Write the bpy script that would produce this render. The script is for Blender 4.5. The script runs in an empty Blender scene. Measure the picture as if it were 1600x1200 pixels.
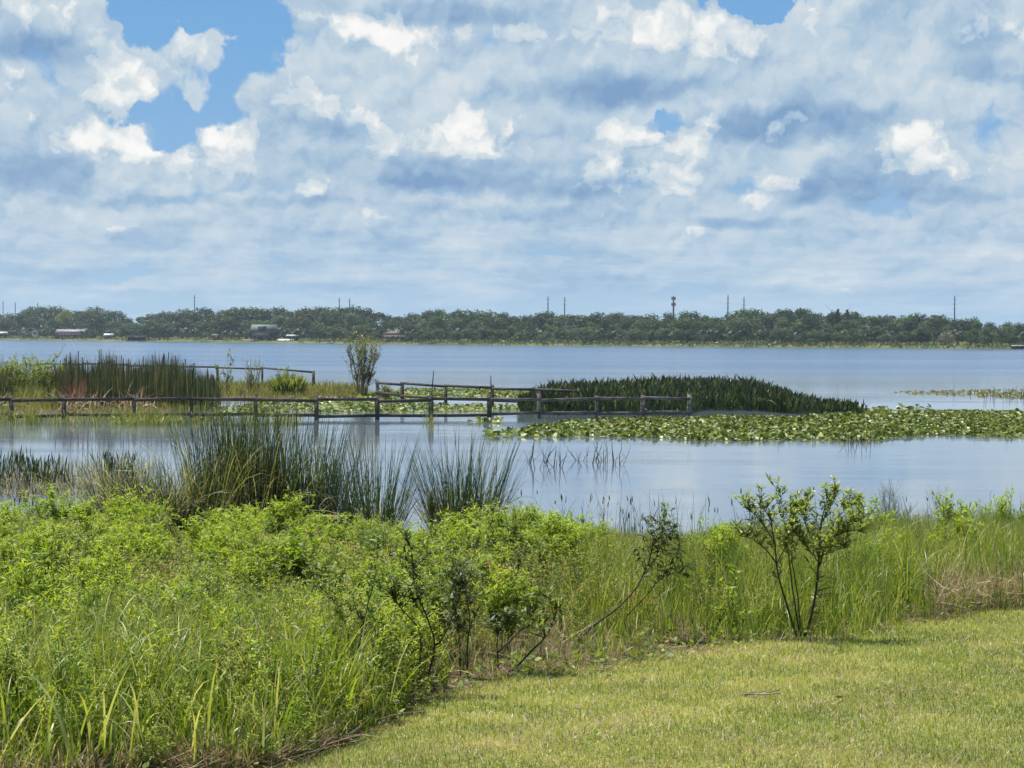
import bpy, math, random
import numpy as np
from mathutils import Vector, Matrix
random.seed(11)
rng = np.random.default_rng(11)
S = bpy.context.scene
COL = S.collection
R = math.radians

# ------------------------------------------------------------------ camera
F = 3465.0                      # focal length in pixels of the 1600 px wide photograph
EYE = 4.5                       # eye height over the lake
cam_d = bpy.data.cameras.new('camera')
cam_d.sensor_width = 36.0
cam_d.lens = 36.0 * F / 1600.0
cam_d.clip_start = 0.1
cam_d.clip_end = 20000
cam = bpy.data.objects.new('camera', cam_d)
COL.objects.link(cam)
PITCH = math.atan(78.0 / F)     # looks down a little: the horizon lies above the middle
cam.rotation_euler = (math.pi / 2 - PITCH, R(-0.25), 0)
cam.location = (0, 0, EYE)
S.camera = cam
_cm = cam.rotation_euler.to_matrix()


def ray(px, py):
    d = _cm @ Vector(((px - 800) / F, (600 - py) / F, -1.0))
    return d / d.y              # y component 1: distance ahead


def at(px, py, dist):
    """point seen at photograph pixel (px, py), dist metres ahead"""
    d = ray(px, py)
    return Vector((d.x * dist, dist, EYE + d.z * dist))


def on_water(px, py, z=0.0):
    d = ray(px, py)
    t = (z - EYE) / d.z
    return Vector((d.x * t, t, z))


# ------------------------------------------------------------------ sun, exposure
SUN_EL, SUN_AZ = 67.0, -42.0     # ahead of the camera, a little to the left, high
sdir = Vector((math.sin(R(SUN_AZ)) * math.cos(R(SUN_EL)), math.cos(R(SUN_AZ)) * math.cos(R(SUN_EL)), math.sin(R(SUN_EL))))
sun_d = bpy.data.lights.new('sun', 'SUN')
sun_d.energy = 5.0
sun_d.angle = R(0.53)
sun_d.color = (1.0, 0.955, 0.88)
sun = bpy.data.objects.new('sun', sun_d)
sun.rotation_euler = (-sdir).to_track_quat('-Z', 'Y').to_euler()
sun.location = (0, 0, 60)
COL.objects.link(sun)

S.view_settings.view_transform = 'Standard'
S.view_settings.look = 'None'
S.view_settings.exposure = 0.68
S.view_settings.gamma = 1.0
S.cycles.use_denoising = True
S.cycles.max_bounces = 8
S.cycles.diffuse_bounces = 3
S.cycles.glossy_bounces = 3
S.cycles.transmission_bounces = 4
S.cycles.transparent_max_bounces = 8
S.cycles.volume_bounces = 0
S.cycles.sample_clamp_indirect = 6.0

# ------------------------------------------------------------------ node helpers


class G:
    """thin layer over a node tree: values are sockets or numbers"""

    def __init__(s, nt):
        s.nt = nt

    def _in(s, sock, v):
        if v is None:
            return
        if isinstance(v, bpy.types.NodeSocket):
            s.nt.links.new(v, sock)
        else:
            try:
                sock.default_value = v
            except Exception:
                sock.default_value = (*v, 1.0)[:4]

    def n(s, typ, **kw):
        nd = s.nt.nodes.new(typ)
        for k, v in kw.items():
            setattr(nd, k, v)
        return nd

    def m(s, op, a, b=None, c=None, clamp=False):
        nd = s.n('ShaderNodeMath', operation=op, use_clamp=clamp)
        s._in(nd.inputs[0], a); s._in(nd.inputs[1], b); s._in(nd.inputs[2], c)
        return nd.outputs[0]

    def add(s, a, b): return s.m('ADD', a, b)
    def sub(s, a, b): return s.m('SUBTRACT', a, b)
    def mul(s, a, b): return s.m('MULTIPLY', a, b)

    def v(s, op, a, b=None, scale=None):
        nd = s.n('ShaderNodeVectorMath', operation=op)
        s._in(nd.inputs[0], a); s._in(nd.inputs[1], b)
        if scale is not None:
            s._in(nd.inputs['Scale'], scale)
        return nd.outputs['Value'] if op in ('LENGTH', 'DOT_PRODUCT') else nd.outputs[0]

    def sep(s, a):
        nd = s.n('ShaderNodeSeparateXYZ'); s._in(nd.inputs[0], a); return nd.outputs

    def comb(s, x, y, z=0.0):
        nd = s.n('ShaderNodeCombineXYZ')
        s._in(nd.inputs[0], x); s._in(nd.inputs[1], y); s._in(nd.inputs[2], z)
        return nd.outputs[0]

    def ramp01(s, v, a, b, lo=0.0, hi=1.0, smooth=True):
        nd = s.n('ShaderNodeMapRange', interpolation_type='SMOOTHSTEP' if smooth else 'LINEAR')
        nd.inputs[1].default_value = a; nd.inputs[2].default_value = b
        s._in(nd.inputs[0], v); s._in(nd.inputs[3], lo); s._in(nd.inputs[4], hi)
        return nd.outputs[0]

    def noise(s, vec, scale, detail=4.0, rough=0.55, lac=2.0, dist=0.0, color=False, dims='3D', norm=True):
        nd = s.n('ShaderNodeTexNoise', noise_dimensions=dims)
        try:
            nd.normalize = norm
        except Exception:
            pass
        if vec is not None:
            s._in(nd.inputs['Vector'], vec)
        nd.inputs['Scale'].default_value = scale
        nd.inputs['Detail'].default_value = detail
        nd.inputs['Roughness'].default_value = rough
        nd.inputs['Lacunarity'].default_value = lac
        nd.inputs['Distortion'].default_value = dist
        return nd.outputs['Color'] if color else nd.outputs['Fac']

    def mix(s, fac, a, b, blend='MIX'):
        nd = s.n('ShaderNodeMix', data_type='RGBA', blend_type=blend)
        s._in(nd.inputs[0], fac); s._in(nd.inputs[6], a); s._in(nd.inputs[7], b)
        return nd.outputs[2]

    def cramp(s, fac, stops, interp='LINEAR'):
        nd = s.n('ShaderNodeValToRGB')
        cr = nd.color_ramp; cr.interpolation = interp
        while len(cr.elements) < len(stops):
            cr.elements.new(0.5)
        for e, (p, c) in zip(cr.elements, stops):
            e.position = p; e.color = (*c, 1.0)[:4]
        s._in(nd.inputs[0], fac)
        return nd.outputs[0]


def lin(r, g, b):
    """sRGB 0..255 to linear"""
    f = lambda c: (c / 12.92 if c <= 0.04045 else ((c + 0.055) / 1.055) ** 2.4)
    return (f(r / 255), f(g / 255), f(b / 255))


# ------------------------------------------------------------------ sky: Nishita air with cumulus over it
world = bpy.data.worlds.new('World')
S.world = world
world.use_nodes = True
wt = world.node_tree
wt.nodes.clear()
g = G(wt)
sky = g.n('ShaderNodeTexSky')
sky.sky_type = 'NISHITA'
sky.sun_disc = False
sky.sun_elevation = R(SUN_EL)
sky.sun_rotation = R(SUN_AZ)
sky.altitude = 0
sky.air_density = 1.0
sky.dust_density = 0.3
sky.ozone_density = 2.0

D = g.n('ShaderNodeTexCoord').outputs['Generated']
dx, dy, dz = g.sep(D)
az = g.mul(g.m('ARCTAN2', dx, dy), 180 / math.pi)
el = g.mul(g.m('ARCSINE', dz), 180 / math.pi)
# cloud field coordinates, in degrees round the compass and up from the horizon; clouds shrink and
# flatten towards the horizon as a real cloud deck does
kel = g.m('POWER', g.m('DIVIDE', g.m('MAXIMUM', el, 0.12), 6.0), 0.42)         # 1 at six degrees
P = g.comb(az, el, 0.0)
Pn = g.comb(g.m('DIVIDE', az, 1.0), g.m('MULTIPLY', g.m('POWER', g.m('MAXIMUM', el, 0.3), 0.55), 4.0), 0.0)
# soft swirl that turns every outline into billows
W1 = g.v('SUBTRACT', g.noise(Pn, 0.42, 5.0, 0.54, color=True, dims='2D'), (0.5, 0.5, 0.5))
W2 = g.v('SUBTRACT', g.noise(Pn, 1.5, 5.0, 0.56, color=True, dims='2D'), (0.5, 0.5, 0.5))
Wp = g.v('ADD', g.v('MULTIPLY', W1, (3.2, 1.9, 0)), g.v('MULTIPLY', W2, (0.8, 0.6, 0)))
PW = g.v('ADD', P, Wp)


def deg(px, py, rx, ry):
    return (px - 800) / 60.5, (522 - py) / 60.5, rx / 60.5, ry / 60.5


def blobs(base, items, vec=PW, soft=(1.25, 0.45)):
    acc = base
    for (px, py, rx, ry, w) in items:
        cx, cy, sx, sy = deg(px, py, rx, ry)
        q = g.v('MULTIPLY', g.v('SUBTRACT', vec, (cx, cy, 0)), (1 / sx, 1 / sy, 0))
        acc = g.add(acc, g.ramp01(g.v('LENGTH', q), soft[0], soft[1], 0.0, w))
    return acc


# where the blue shows (negative) and where cloud is heavy (positive)
COV = [(330, 60, 120, 95, -.95), (255, 25, 75, 75, -.7), (265, 190, 52, 85, -.85), (330, 150, 75, 60, -.6), (400, 110, 55, 60, -.35),
       (302, 108, 62, 72, 1.05), (390, 98, 40, 18, .42),
       (1165, 8, 80, 24, -.95), (1035, 186, 62, 15, -.62), (1120, 205, 14, 34, -.5), (870, 390, 1000, 80, .14),
       (90, 120, 170, 190, .25), (620, 180, 260, 200, .30), (1000, 110, 200, 120, .35), (1400, 90, 260, 120, .3), (1400, 250, 120, 60, .22),
       (270, 270, 75, 42, .35), (1190, 215, 120, 60, .2), (430, 60, 40, 60, .2)]
# sunlit heads (positive) and shaded bases (negative)
LUM = [(300, 95, 46, 44, .30), (70, 40, 90, 60, .34), (40, 130, 60, 40, .3), (185, 165, 70, 85, .34), (165, 245, 70, 26, .34), (90, 190, 60, 50, .22), (80, 92, 95, 28, -.34), (60, 285, 120, 36, -.38),
       (270, 262, 40, 34, .42), (330, 280, 50, 30, .28), (350, 225, 50, 50, .36), (420, 175, 60, 40, .25), (510, 165, 70, 24, .26), (470, 205, 120, 22, -.22),
       (450, 45, 36, 40, .3), (560, 60, 90, 30, .42), (620, 78, 60, 16, .36), (780, 62, 60, 28, .44), (690, 28, 140, 26, -.36), (640, 100, 140, 60, .05), (630, 200, 90, 36, .30), (560, 240, 120, 24, .18), (690, 275, 120, 34, -.34),
       (760, 190, 70, 44, .26), (800, 235, 80, 24, .28), (860, 290, 180, 20, -.36),
       (990, 60, 120, 56, .44), (1090, 70, 80, 50, .38), (870, 40, 60, 30, .14), (1000, 140, 170, 30, -.26), (930, 150, 200, 24, -.16), (1230, 165, 60, 28, .0),
       (970, 195, 50, 38, .44), (1080, 215, 70, 34, .46), (1010, 280, 90, 26, .34), (930, 270, 60, 30, .2),
       (1250, 198, 140, 36, -.42), (1290, 160, 100, 60, -.20), (1240, 205, 26, 18, .58),
       (1420, 245, 70, 46, .56), (1330, 285, 100, 40, -.34), (1440, 310, 100, 16, -.3),
       (1240, 30, 60, 34, .3), (1380, 70, 110, 30, .30), (1560, 50, 70, 36, .34), (1500, 60, 60, 34, -.16), (1540, 118, 110, 22, -.24), (1400, 130, 90, 20, .2), (1550, 190, 90, 30, .12), (1590, 290, 40, 24, .44),
       (1190, 300, 50, 24, .34), (930, 335, 36, 14, .38), (905, 370, 60, 24, .22), (600, 345, 50, 20, .30), (500, 310, 60, 22, .30), (250, 355, 110, 22, .2), (60, 350, 90, 20, .2),
       (1060, 372, 60, 22, .22), (1330, 345, 110, 22, .16), (1480, 380, 90, 22, .16), (1160, 350, 100, 12, -.2), (560, 380, 130, 12, -.2), (330, 320, 200, 10, -.2), (1340, 410, 200, 10, -.12), (760, 330, 130, 16, -.2)]
cov = blobs(0.95, COV)
PF = g.v('ADD', P, g.v('MULTIPLY', Wp, (1.0, 0.35, 0)))      # bases stay flat
lum = blobs(0.0, [q for q in LUM if q[4] < 0], vec=PF, soft=(1.3, 0.35))
heads = blobs(0.0, [q for q in LUM if q[4] > 0], soft=(1.75, 0.1))
def puffs(vec, scale):
    nd = g.n('ShaderNodeTexVoronoi', feature='F1', voronoi_dimensions='2D')
    g._in(nd.inputs['Vector'], vec)
    nd.inputs['Scale'].default_value = scale
    nd.inputs['Detail'].default_value = 2.0
    nd.inputs['Roughness'].default_value = 0.5
    return g.m('SUBTRACT', 1.0, nd.outputs['Distance'])  # rounded heads


PV = g.v('ADD', Pn, g.v('MULTIPLY', W2, (0.9, 0.7, 0)))
PL = g.v('ADD', PV, (-0.12, 0.30, 0.0))                                       # a step towards the light
n_big = g.noise(Pn, 0.30, 6.0, 0.52, dims='2D')
n_a = g.noise(PV, 0.55, 9.0, 0.57, dims='2D')
n_b = g.noise(PL, 0.55, 9.0, 0.57, dims='2D')
v_a = puffs(PV, 0.50)
v_b = puffs(PL, 0.50)
n_c = g.noise(g.comb(g.mul(az, 0.30), g.mul(el, 2.3), 3.0), 1.0, 5.0, 0.55, dims='2D')    # long flat layers low down
low = g.ramp01(el, 3.8, 1.2)
horizon = g.ramp01(el, 1.5, 0.1)
field = g.add(cov, g.add(g.mul(g.sub(n_big, 0.5), 0.8), g.mul(g.sub(v_a, 0.55), 0.75)))
field = g.add(field, g.mul(low, g.mul(g.sub(n_c, 0.52), 1.5)))
mask = g.ramp01(g.add(field, g.mul(g.sub(n_a, 0.5), 0.35)), 0.26, 0.60)
relief = g.add(g.mul(g.sub(n_a, n_b), 0.75), g.mul(g.sub(v_a, v_b), 0.30))
relief = g.mul(relief, g.ramp01(low, 0, 1, 1.0, 0.8))
# rounded sunlit heads standing in front of the shaded deck, with crisp upper edges
hf = g.add(g.mul(heads, 1.9), g.add(g.mul(g.sub(v_a, 0.62), 0.7), g.mul(g.sub(n_a, 0.5), 1.5)))
hm = g.ramp01(hf, 0.29, 0.40)
hm2 = g.ramp01(hf, 0.36, 0.90)
bright = g.add(0.43, g.add(g.mul(lum, 0.80), relief))
bright = g.add(bright, g.add(g.mul(hm, 0.17), g.mul(hm2, 0.30)))
bright = g.add(bright, g.mul(g.sub(n_big, 0.5), 0.45))
bright = g.add(bright, g.mul(g.mul(low, g.sub(n_c, 0.5)), 0.9))
ccol = g.cramp(bright, [(0.0, lin(126, 160, 198)), (0.24, lin(158, 186, 212)), (0.44, lin(188, 207, 222)), (0.64, lin(212, 222, 228)), (0.84, lin(242, 243, 241)), (1.0, lin(250, 250, 248))])
# air between here and the clouds
air = g.cramp(g.m('DIVIDE', el, 90.0), [(0.0, lin(170, 204, 230)), (0.012, lin(160, 196, 226)), (0.036, lin(140, 182, 222)), (0.08, lin(118, 172, 222)), (0.16, lin(98, 154, 214)), (1.0, lin(60, 112, 190))])
ccol = g.mix(g.mul(low, 0.30), ccol, air)
ccol = g.mix(g.mul(horizon, 0.6), ccol, air)
mask = g.mul(mask, g.ramp01(horizon, 0, 1, 1.0, 0.5))
nish = g.mix(1.0, sky.outputs[0], (0.085, 0.085, 0.085), 'MULTIPLY')
clear = g.mix(0.92, nish, air)
final = g.mix(mask, clear, ccol)
# overhead, outside the picture: the same broken deck, plain
high = g.ramp01(el, 11, 20)
over = g.mix(g.ramp01(g.noise(D, 3.2, 6.0, 0.6), 0.50, 0.66), g.mix(0.5, nish, (0.16, 0.34, 0.72)), (0.56, 0.64, 0.78))
final = g.mix(high, final, over)
bg = g.n('ShaderNodeBackground')
wt.links.new(final, bg.inputs[0])
bg.inputs[1].default_value = 0.63          # the sky against the sun
wo = g.n('ShaderNodeOutputWorld')
wt.links.new(bg.outputs[0], wo.inputs[0])
world.cycles.sampling_method = 'MANUAL'
world.cycles.sample_map_resolution = 1024

# ------------------------------------------------------------------ mesh helpers
def make_obj(name, verts, faces, mat, parent=None, attrs=None, smooth=False, loc=None):
    """faces: (M,3) int array of triangles, or (M,4) of quads"""
    me = bpy.data.meshes.new(name)
    verts = np.ascontiguousarray(verts, dtype=np.float32)
    faces = np.ascontiguousarray(faces, dtype=np.int32)
    k = faces.shape[1]
    me.vertices.add(len(verts)); me.vertices.foreach_set('co', verts.ravel())
    me.loops.add(faces.size); me.loops.foreach_set('vertex_index', faces.ravel())
    me.polygons.add(len(faces))
    me.polygons.foreach_set('loop_start', np.arange(0, faces.size, k, dtype=np.int32))
    me.polygons.foreach_set('loop_total', np.full(len(faces), k, dtype=np.int32))
    if smooth:
        me.polygons.foreach_set('use_smooth', np.ones(len(faces), dtype=bool))
    for an, av in (attrs or {}).items():
        a = me.attributes.new(an, 'FLOAT', 'POINT')
        a.data.foreach_set('value', np.ascontiguousarray(av, dtype=np.float32))
    me.materials.append(mat)
    me.update()
    me.validate()
    o = bpy.data.objects.new(name, me)
    COL.objects.link(o)
    if parent:
        o.parent = parent
    if loc is not None:
        o.location = loc
    return o


def empty(name, loc, rz=0.0):
    o = bpy.data.objects.new(name, None)
    COL.objects.link(o)
    o.location = loc
    o.rotation_euler = (0, 0, rz)
    o.empty_display_size = 0.3
    return o


def tag(o, label=None, cat=None, group=None, kind=None):
    if label: o['label'] = label
    if cat: o['category'] = cat
    if group: o['group'] = group
    if kind: o['kind'] = kind
    return o


def copy_tree(o, parent=None):
    c = o.copy(); COL.objects.link(c)
    if parent: c.parent = parent
    for ch in list(o.children):
        copy_tree(ch, c)
    return c


class Soup:
    """collects triangles"""

    def __init__(s):
        s.v, s.f, s.r, s.h, s.n = [], [], [], [], 0

    def add(s, v, f, r, h):
        s.v.append(v.reshape(-1, 3)); s.f.append(f.reshape(-1, 3) + s.n); s.r.append(r.ravel()); s.h.append(h.ravel())
        s.n += len(s.v[-1])
        return s

    def arrays(s):
        return np.concatenate(s.v), np.concatenate(s.f), np.concatenate(s.r), np.concatenate(s.h)

    def tile(s, pos, rz, sc, tilt=None, rj=0.0, squash=None):
        """copies of this soup at pos (N,3), one mesh"""
        v, f, r, h = s.arrays()
        N, n = len(pos), len(v)
        c, sn = np.cos(rz), np.sin(rz)
        sc = np.broadcast_to(sc, (N,))
        sz = sc if squash is None else squash
        out = np.empty((N, n, 3), np.float32)
        out[:, :, 0] = (v[None, :, 0] * c[:, None] - v[None, :, 1] * sn[:, None]) * sc[:, None]
        out[:, :, 1] = (v[None, :, 0] * sn[:, None] + v[None, :, 1] * c[:, None]) * sc[:, None]
        out[:, :, 2] = v[None, :, 2] * sz[:, None]
        if tilt is not None:
            out[:, :, 0] += out[:, :, 2] * tilt[:, None, 0]
            out[:, :, 1] += out[:, :, 2] * tilt[:, None, 1]
        out += pos[:, None, :]
        ff = f[None] + (np.arange(N) * n)[:, None, None]
        rr = np.clip(r[None] + (rng.random((N, 1)) - 0.5) * rj, 0, 1)
        t = Soup()
        t.add(out, ff, np.broadcast_to(rr, (N, n)), np.broadcast_to(h[None], (N, n)))
        return t

    def build(s, name, mat, parent=None, smooth=False):
        v, f, r, h = s.arrays()
        return make_obj(name, v, f, mat, parent, {'rnd': r, 'along': h}, smooth)


def U(a, b, n):
    return rng.uniform(a, b, n)


def blades(s, base, az, lean, bend, L, W, segs=3, prof='grass', twist=None, rnd=None, power=1.4):
    """ribbon leaves rising from base (N,3); angles in radians from the vertical"""
    base = np.asarray(base, float); N = len(base)
    bc = lambda q: np.broadcast_to(np.asarray(q, float), (N,))
    az, lean, bend, L, W = map(bc, (az, lean, bend, L, W))
    rnd = rng.random(N) if rnd is None else bc(rnd)
    twist = U(-0.6, 0.6, N) if twist is None else bc(twist)
    hd = np.stack([np.sin(az), np.cos(az), np.zeros(N)], 1)
    pp = np.stack([np.cos(az), -np.sin(az), np.zeros(N)], 1)
    up = np.array([0, 0, 1.0])
    V = np.empty((N, 2 * segs + 1, 3)); H = np.empty((N, 2 * segs + 1))
    p = base.copy()
    for k in range(segs + 1):
        t = k / segs
        th = lean + bend * t ** power
        tan = np.sin(th)[:, None] * hd + np.cos(th)[:, None] * up
        nor = np.cos(th)[:, None] * hd - np.sin(th)[:, None] * up
        side = np.cos(twist)[:, None] * pp + np.sin(twist)[:, None] * nor
        if prof == 'grass': w = (1 - t ** 1.8) * (0.75 + 0.25 * min(1, t * 4))
        elif prof == 'lance': w = math.sin(math.pi * min(1, (t * 0.92 + 0.08)) ** 0.8) + 0.05
        elif prof == 'spear': w = 0.18 if t < 0.42 else math.sin(math.pi * (0.25 + 0.75 * (t - 0.42) / 0.58)) ** 0.8
        elif prof == 'rush': w = 1 - 0.7 * t
        if k < segs:
            V[:, 2 * k] = p - side * (W * w * 0.5)[:, None]
            V[:, 2 * k + 1] = p + side * (W * w * 0.5)[:, None]
            H[:, 2 * k] = H[:, 2 * k + 1] = t
            th2 = lean + bend * ((k + 0.5) / segs) ** power
            p = p + (np.sin(th2)[:, None] * hd + np.cos(th2)[:, None] * up) * (L / segs)[:, None]
        else:
            V[:, 2 * k] = p; H[:, 2 * k] = 1
    f = []
    for k in range(segs - 1):
        a = 2 * k
        f += [(a, a + 1, a + 3), (a, a + 3, a + 2)]
    a = 2 * (segs - 1)
    f.append((a, a + 1, a + 2))
    f = np.array(f)
    Fc = f[None] + (np.arange(N) * (2 * segs + 1))[:, None, None]
    s.add(V, Fc, np.repeat(rnd[:, None], 2 * segs + 1, 1), H)
    return p                                                        # the tips


def tubes(s, P, Rd, rnd=None, sides=4):
    """P (N,K,3) centre lines, Rd (N,K) radii"""
    P = np.asarray(P, float); N, K, _ = P.shape
    Rd = np.broadcast_to(np.asarray(Rd, float), (N, K))
    T = np.gradient(P, axis=1); T /= np.linalg.norm(T, axis=2, keepdims=True) + 1e-9
    ref = np.where(np.abs(T[..., 2:3]) > 0.9, np.array([1.0, 0, 0]), np.array([0, 0, 1.0]))
    A = np.cross(T, ref); A /= np.linalg.norm(A, axis=2, keepdims=True) + 1e-9
    B = np.cross(T, A)
    ang = np.arange(sides) * 2 * math.pi / sides
    V = P[:, :, None] + Rd[:, :, None, None] * (np.cos(ang)[None, None, :, None] * A[:, :, None] + np.sin(ang)[None, None, :, None] * B[:, :, None])
    f = []
    for k in range(K - 1):
        for j in range(sides):
            a, b = k * sides + j, k * sides + (j + 1) % sides
            c, d = a + sides, b + sides
            f += [(a, b, d), (a, d, c)]
    for j in range(1, sides - 1):
        e = (K - 1) * sides
        f.append((e, e + j, e + j + 1))
    f = np.array(f)
    Fc = f[None] + (np.arange(N) * K * sides)[:, None, None]
    rnd = rng.random(N) if rnd is None else np.broadcast_to(rnd, (N,))
    s.add(V, Fc, np.repeat(rnd[:, None], K * sides, 1), np.repeat(np.repeat(np.linspace(0, 1, K)[None], N, 0), sides, 1))


def stems(base, az, lean, bend, L, K=6, wob=0.03, power=1.0):
    """centre lines (N,K,3) of curved stems"""
    base = np.asarray(base, float); N = len(base)
    bc = lambda q: np.broadcast_to(np.asarray(q, float), (N,))
    az, lean, bend, L = map(bc, (az, lean, bend, L))
    P = np.empty((N, K, 3)); P[:, 0] = base
    for k in range(1, K):
        th = lean + bend * ((k - 0.5) / (K - 1)) ** power + rng.normal(0, wob * 2, N)
        a = az + rng.normal(0, wob * 6, N)
        P[:, k] = P[:, k - 1] + np.stack([np.sin(th) * np.sin(a), np.sin(th) * np.cos(a), np.cos(th)], 1) * (L / (K - 1))[:, None]
    return P


def along(P, t):
    """points at parameters t (N,M) on centre lines P (N,K,3)"""
    N, K, _ = P.shape
    x = np.clip(t, 0, 0.9999) * (K - 1); i = x.astype(int); f = (x - i)[..., None]
    n = np.arange(N)[:, None]
    return P[n, i] * (1 - f) + P[n, i + 1] * f


def box(s, cx, cy, cz, sx, sy, sz, rz=0.0, r=0.5):
    """box by centre and full sizes"""
    v = np.array([(a, b, c) for c in (-.5, .5) for a, b in ((-.5, -.5), (.5, -.5), (.5, .5), (-.5, .5))]) * (sx, sy, sz)
    c, n = math.cos(rz), math.sin(rz)
    v = np.stack([v[:, 0] * c - v[:, 1] * n + cx, v[:, 0] * n + v[:, 1] * c + cy, v[:, 2] + cz], 1)
    f = [(0, 2, 1), (0, 3, 2), (4, 5, 6), (4, 6, 7)]
    for j in range(4):
        k = (j + 1) % 4
        f += [(j, k, k + 4), (j, k + 4, j + 4)]
    s.add(v, np.array(f), np.full(8, r), np.full(8, .5))
    return s


# ------------------------------------------------------------------ materials
def new_mat(name):
    m = bpy.data.materials.new(name); m.use_nodes = True
    m.node_tree.nodes.clear()
    return m, G(m.node_tree)


def finish(m, g, shader):
    o = g.n('ShaderNodeOutputMaterial'); m.node_tree.links.new(shader, o.inputs[0]); return m


def principled(g, color, rough=0.6, spec=0.3, normal=None):
    p = g.n('ShaderNodeBsdfPrincipled')
    g._in(p.inputs['Base Color'], color); g._in(p.inputs['Roughness'], rough)
    g._in(p.inputs['Specular IOR Level'], spec)
    if normal is not None: g._in(p.inputs['Normal'], normal)
    return p.outputs[0]


def leaf_mat(name, stops, trans=0.4, rough=0.42, spec=0.45, patch=0.0, tip=None, tcol=(1.25, 1.15, 0.55)):
    """foliage: colour by leaf from its own random number, light glowing through from behind"""
    m, g = new_mat(name)
    a = g.n('ShaderNodeAttribute', attribute_name='rnd').outputs['Fac']
    pos = g.n('ShaderNodeNewGeometry').outputs['Position']
    if patch:
        a = g.m('ADD', a, g.mul(g.sub(g.noise(pos, 0.9, 3.0, 0.6), 0.5), patch), clamp=True)
    c = g.cramp(a, stops)
    if tip is not None:
        al = g.n('ShaderNodeAttribute', attribute_name='along').outputs['Fac']
        c = g.mix(g.mul(g.ramp01(al, 0.55, 1.0), g.ramp01(a, 0.3, 0.8)), c, tip)
    p = principled(g, c, rough, spec)
    t = g.n('ShaderNodeBsdfTranslucent')
    tc = g.mix(1.0, c, tcol, 'MULTIPLY')
    m.node_tree.links.new(tc, t.inputs[0])
    mx = g.n('ShaderNodeMixShader'); mx.inputs[0].default_value = trans
    m.node_tree.links.new(p, mx.inputs[1]); m.node_tree.links.new(t.outputs[0], mx.inputs[2])
    return finish(m, g, mx.outputs[0])


def plain_mat(name, c1, c2, rough=0.8, scale=3.0, spec=0.2, stretch=(1, 1, 1), bump=0.0):
    m, g = new_mat(name)
    tc = g.n('ShaderNodeTexCoord').outputs['Object']
    v = g.v('MULTIPLY', tc, stretch)
    f = g.noise(v, scale, 6.0, 0.65)
    c = g.mix(g.ramp01(f, 0.3, 0.7), c1, c2)
    nrm = None
    if bump:
        b = g.n('ShaderNodeBump'); b.inputs['Strength'].default_value = bump; b.inputs['Distance'].default_value = 0.02
        g._in(b.inputs['Height'], f); nrm = b.outputs[0]
    return finish(m, g, principled(g, c, rough, spec, nrm))


M = {}
# weeds
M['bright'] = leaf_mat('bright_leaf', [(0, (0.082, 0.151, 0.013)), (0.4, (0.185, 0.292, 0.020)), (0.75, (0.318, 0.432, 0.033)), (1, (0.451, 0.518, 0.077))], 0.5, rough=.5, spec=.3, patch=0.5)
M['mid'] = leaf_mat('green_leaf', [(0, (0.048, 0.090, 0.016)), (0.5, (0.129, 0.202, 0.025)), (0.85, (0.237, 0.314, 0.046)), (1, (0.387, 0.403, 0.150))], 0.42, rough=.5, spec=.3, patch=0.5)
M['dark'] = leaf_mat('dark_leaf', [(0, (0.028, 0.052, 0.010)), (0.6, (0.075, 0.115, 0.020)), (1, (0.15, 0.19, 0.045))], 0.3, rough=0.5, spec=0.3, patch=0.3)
M['forb'] = leaf_mat('small_leaf', [(0, (0.066, 0.116, 0.015)), (0.35, (0.177, 0.242, 0.024)), (0.7, (0.309, 0.363, 0.050)), (0.92, (0.442, 0.407, 0.154)), (1, (0.287, 0.165, 0.099))], 0.45, rough=.55, spec=.2, patch=0.6)
M['grass'] = leaf_mat('tall_grass_blade', [(0, (0.060, 0.113, 0.011)), (0.45, (0.165, 0.261, 0.020)), (0.78, (0.296, 0.397, 0.044)), (0.92, (0.527, 0.544, 0.220)), (1, (0.637, 0.567, 0.352))], 0.38, patch=0.45, tip=(0.26, 0.26, 0.07))
M['finegrass'] = leaf_mat('fine_grass_blade', [(0, (0.077, 0.139, 0.015)), (0.5, (0.187, 0.280, 0.025)), (0.85, (0.330, 0.408, 0.057)), (1, (0.528, 0.501, 0.230))], 0.36, patch=0.5, tip=(0.26, 0.24, 0.08))
M['lawn'] = leaf_mat('lawn_blade', [(0, (0.102, 0.167, 0.025)), (0.30, (0.225, 0.303, 0.052)), (0.56, (0.389, 0.432, 0.103)), (0.76, (0.552, 0.498, 0.265)), (0.88, (0.634, 0.541, 0.380)), (1, (0.409, 0.292, 0.196))], 0.42, patch=0.0)
M['straw'] = leaf_mat('dry_straw', [(0, (0.13, 0.08, 0.05)), (0.5, (0.34, 0.25, 0.15)), (1, (0.62, 0.52, 0.36))], 0.25, rough=0.6, spec=0.2, tcol=(1, 0.9, 0.75))
M['rush'] = leaf_mat('rush_blade', [(0, (0.009, 0.023, 0.004)), (0.55, (0.025, 0.058, 0.007)), (0.86, (0.063, 0.109, 0.016)), (1, (0.274, 0.310, 0.086))], 0.25, rough=0.42, spec=0.4, tip=(0.13, 0.17, 0.04))
M['palegrass'] = leaf_mat('arching_sedge_blade', [(0, (0.035, 0.06, 0.015)), (0.4, (0.13, 0.16, 0.04)), (0.8, (0.36, 0.35, 0.15)), (1, (0.50, 0.45, 0.27))], 0.4, tip=(0.55, 0.50, 0.30))
M['cattail'] = leaf_mat('cattail_blade', [(0, (0.012, 0.026, 0.006)), (0.5, (0.04, 0.07, 0.014)), (0.85, (0.10, 0.125, 0.035)), (1, (0.28, 0.21, 0.12))], 0.3, rough=0.4)
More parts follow.
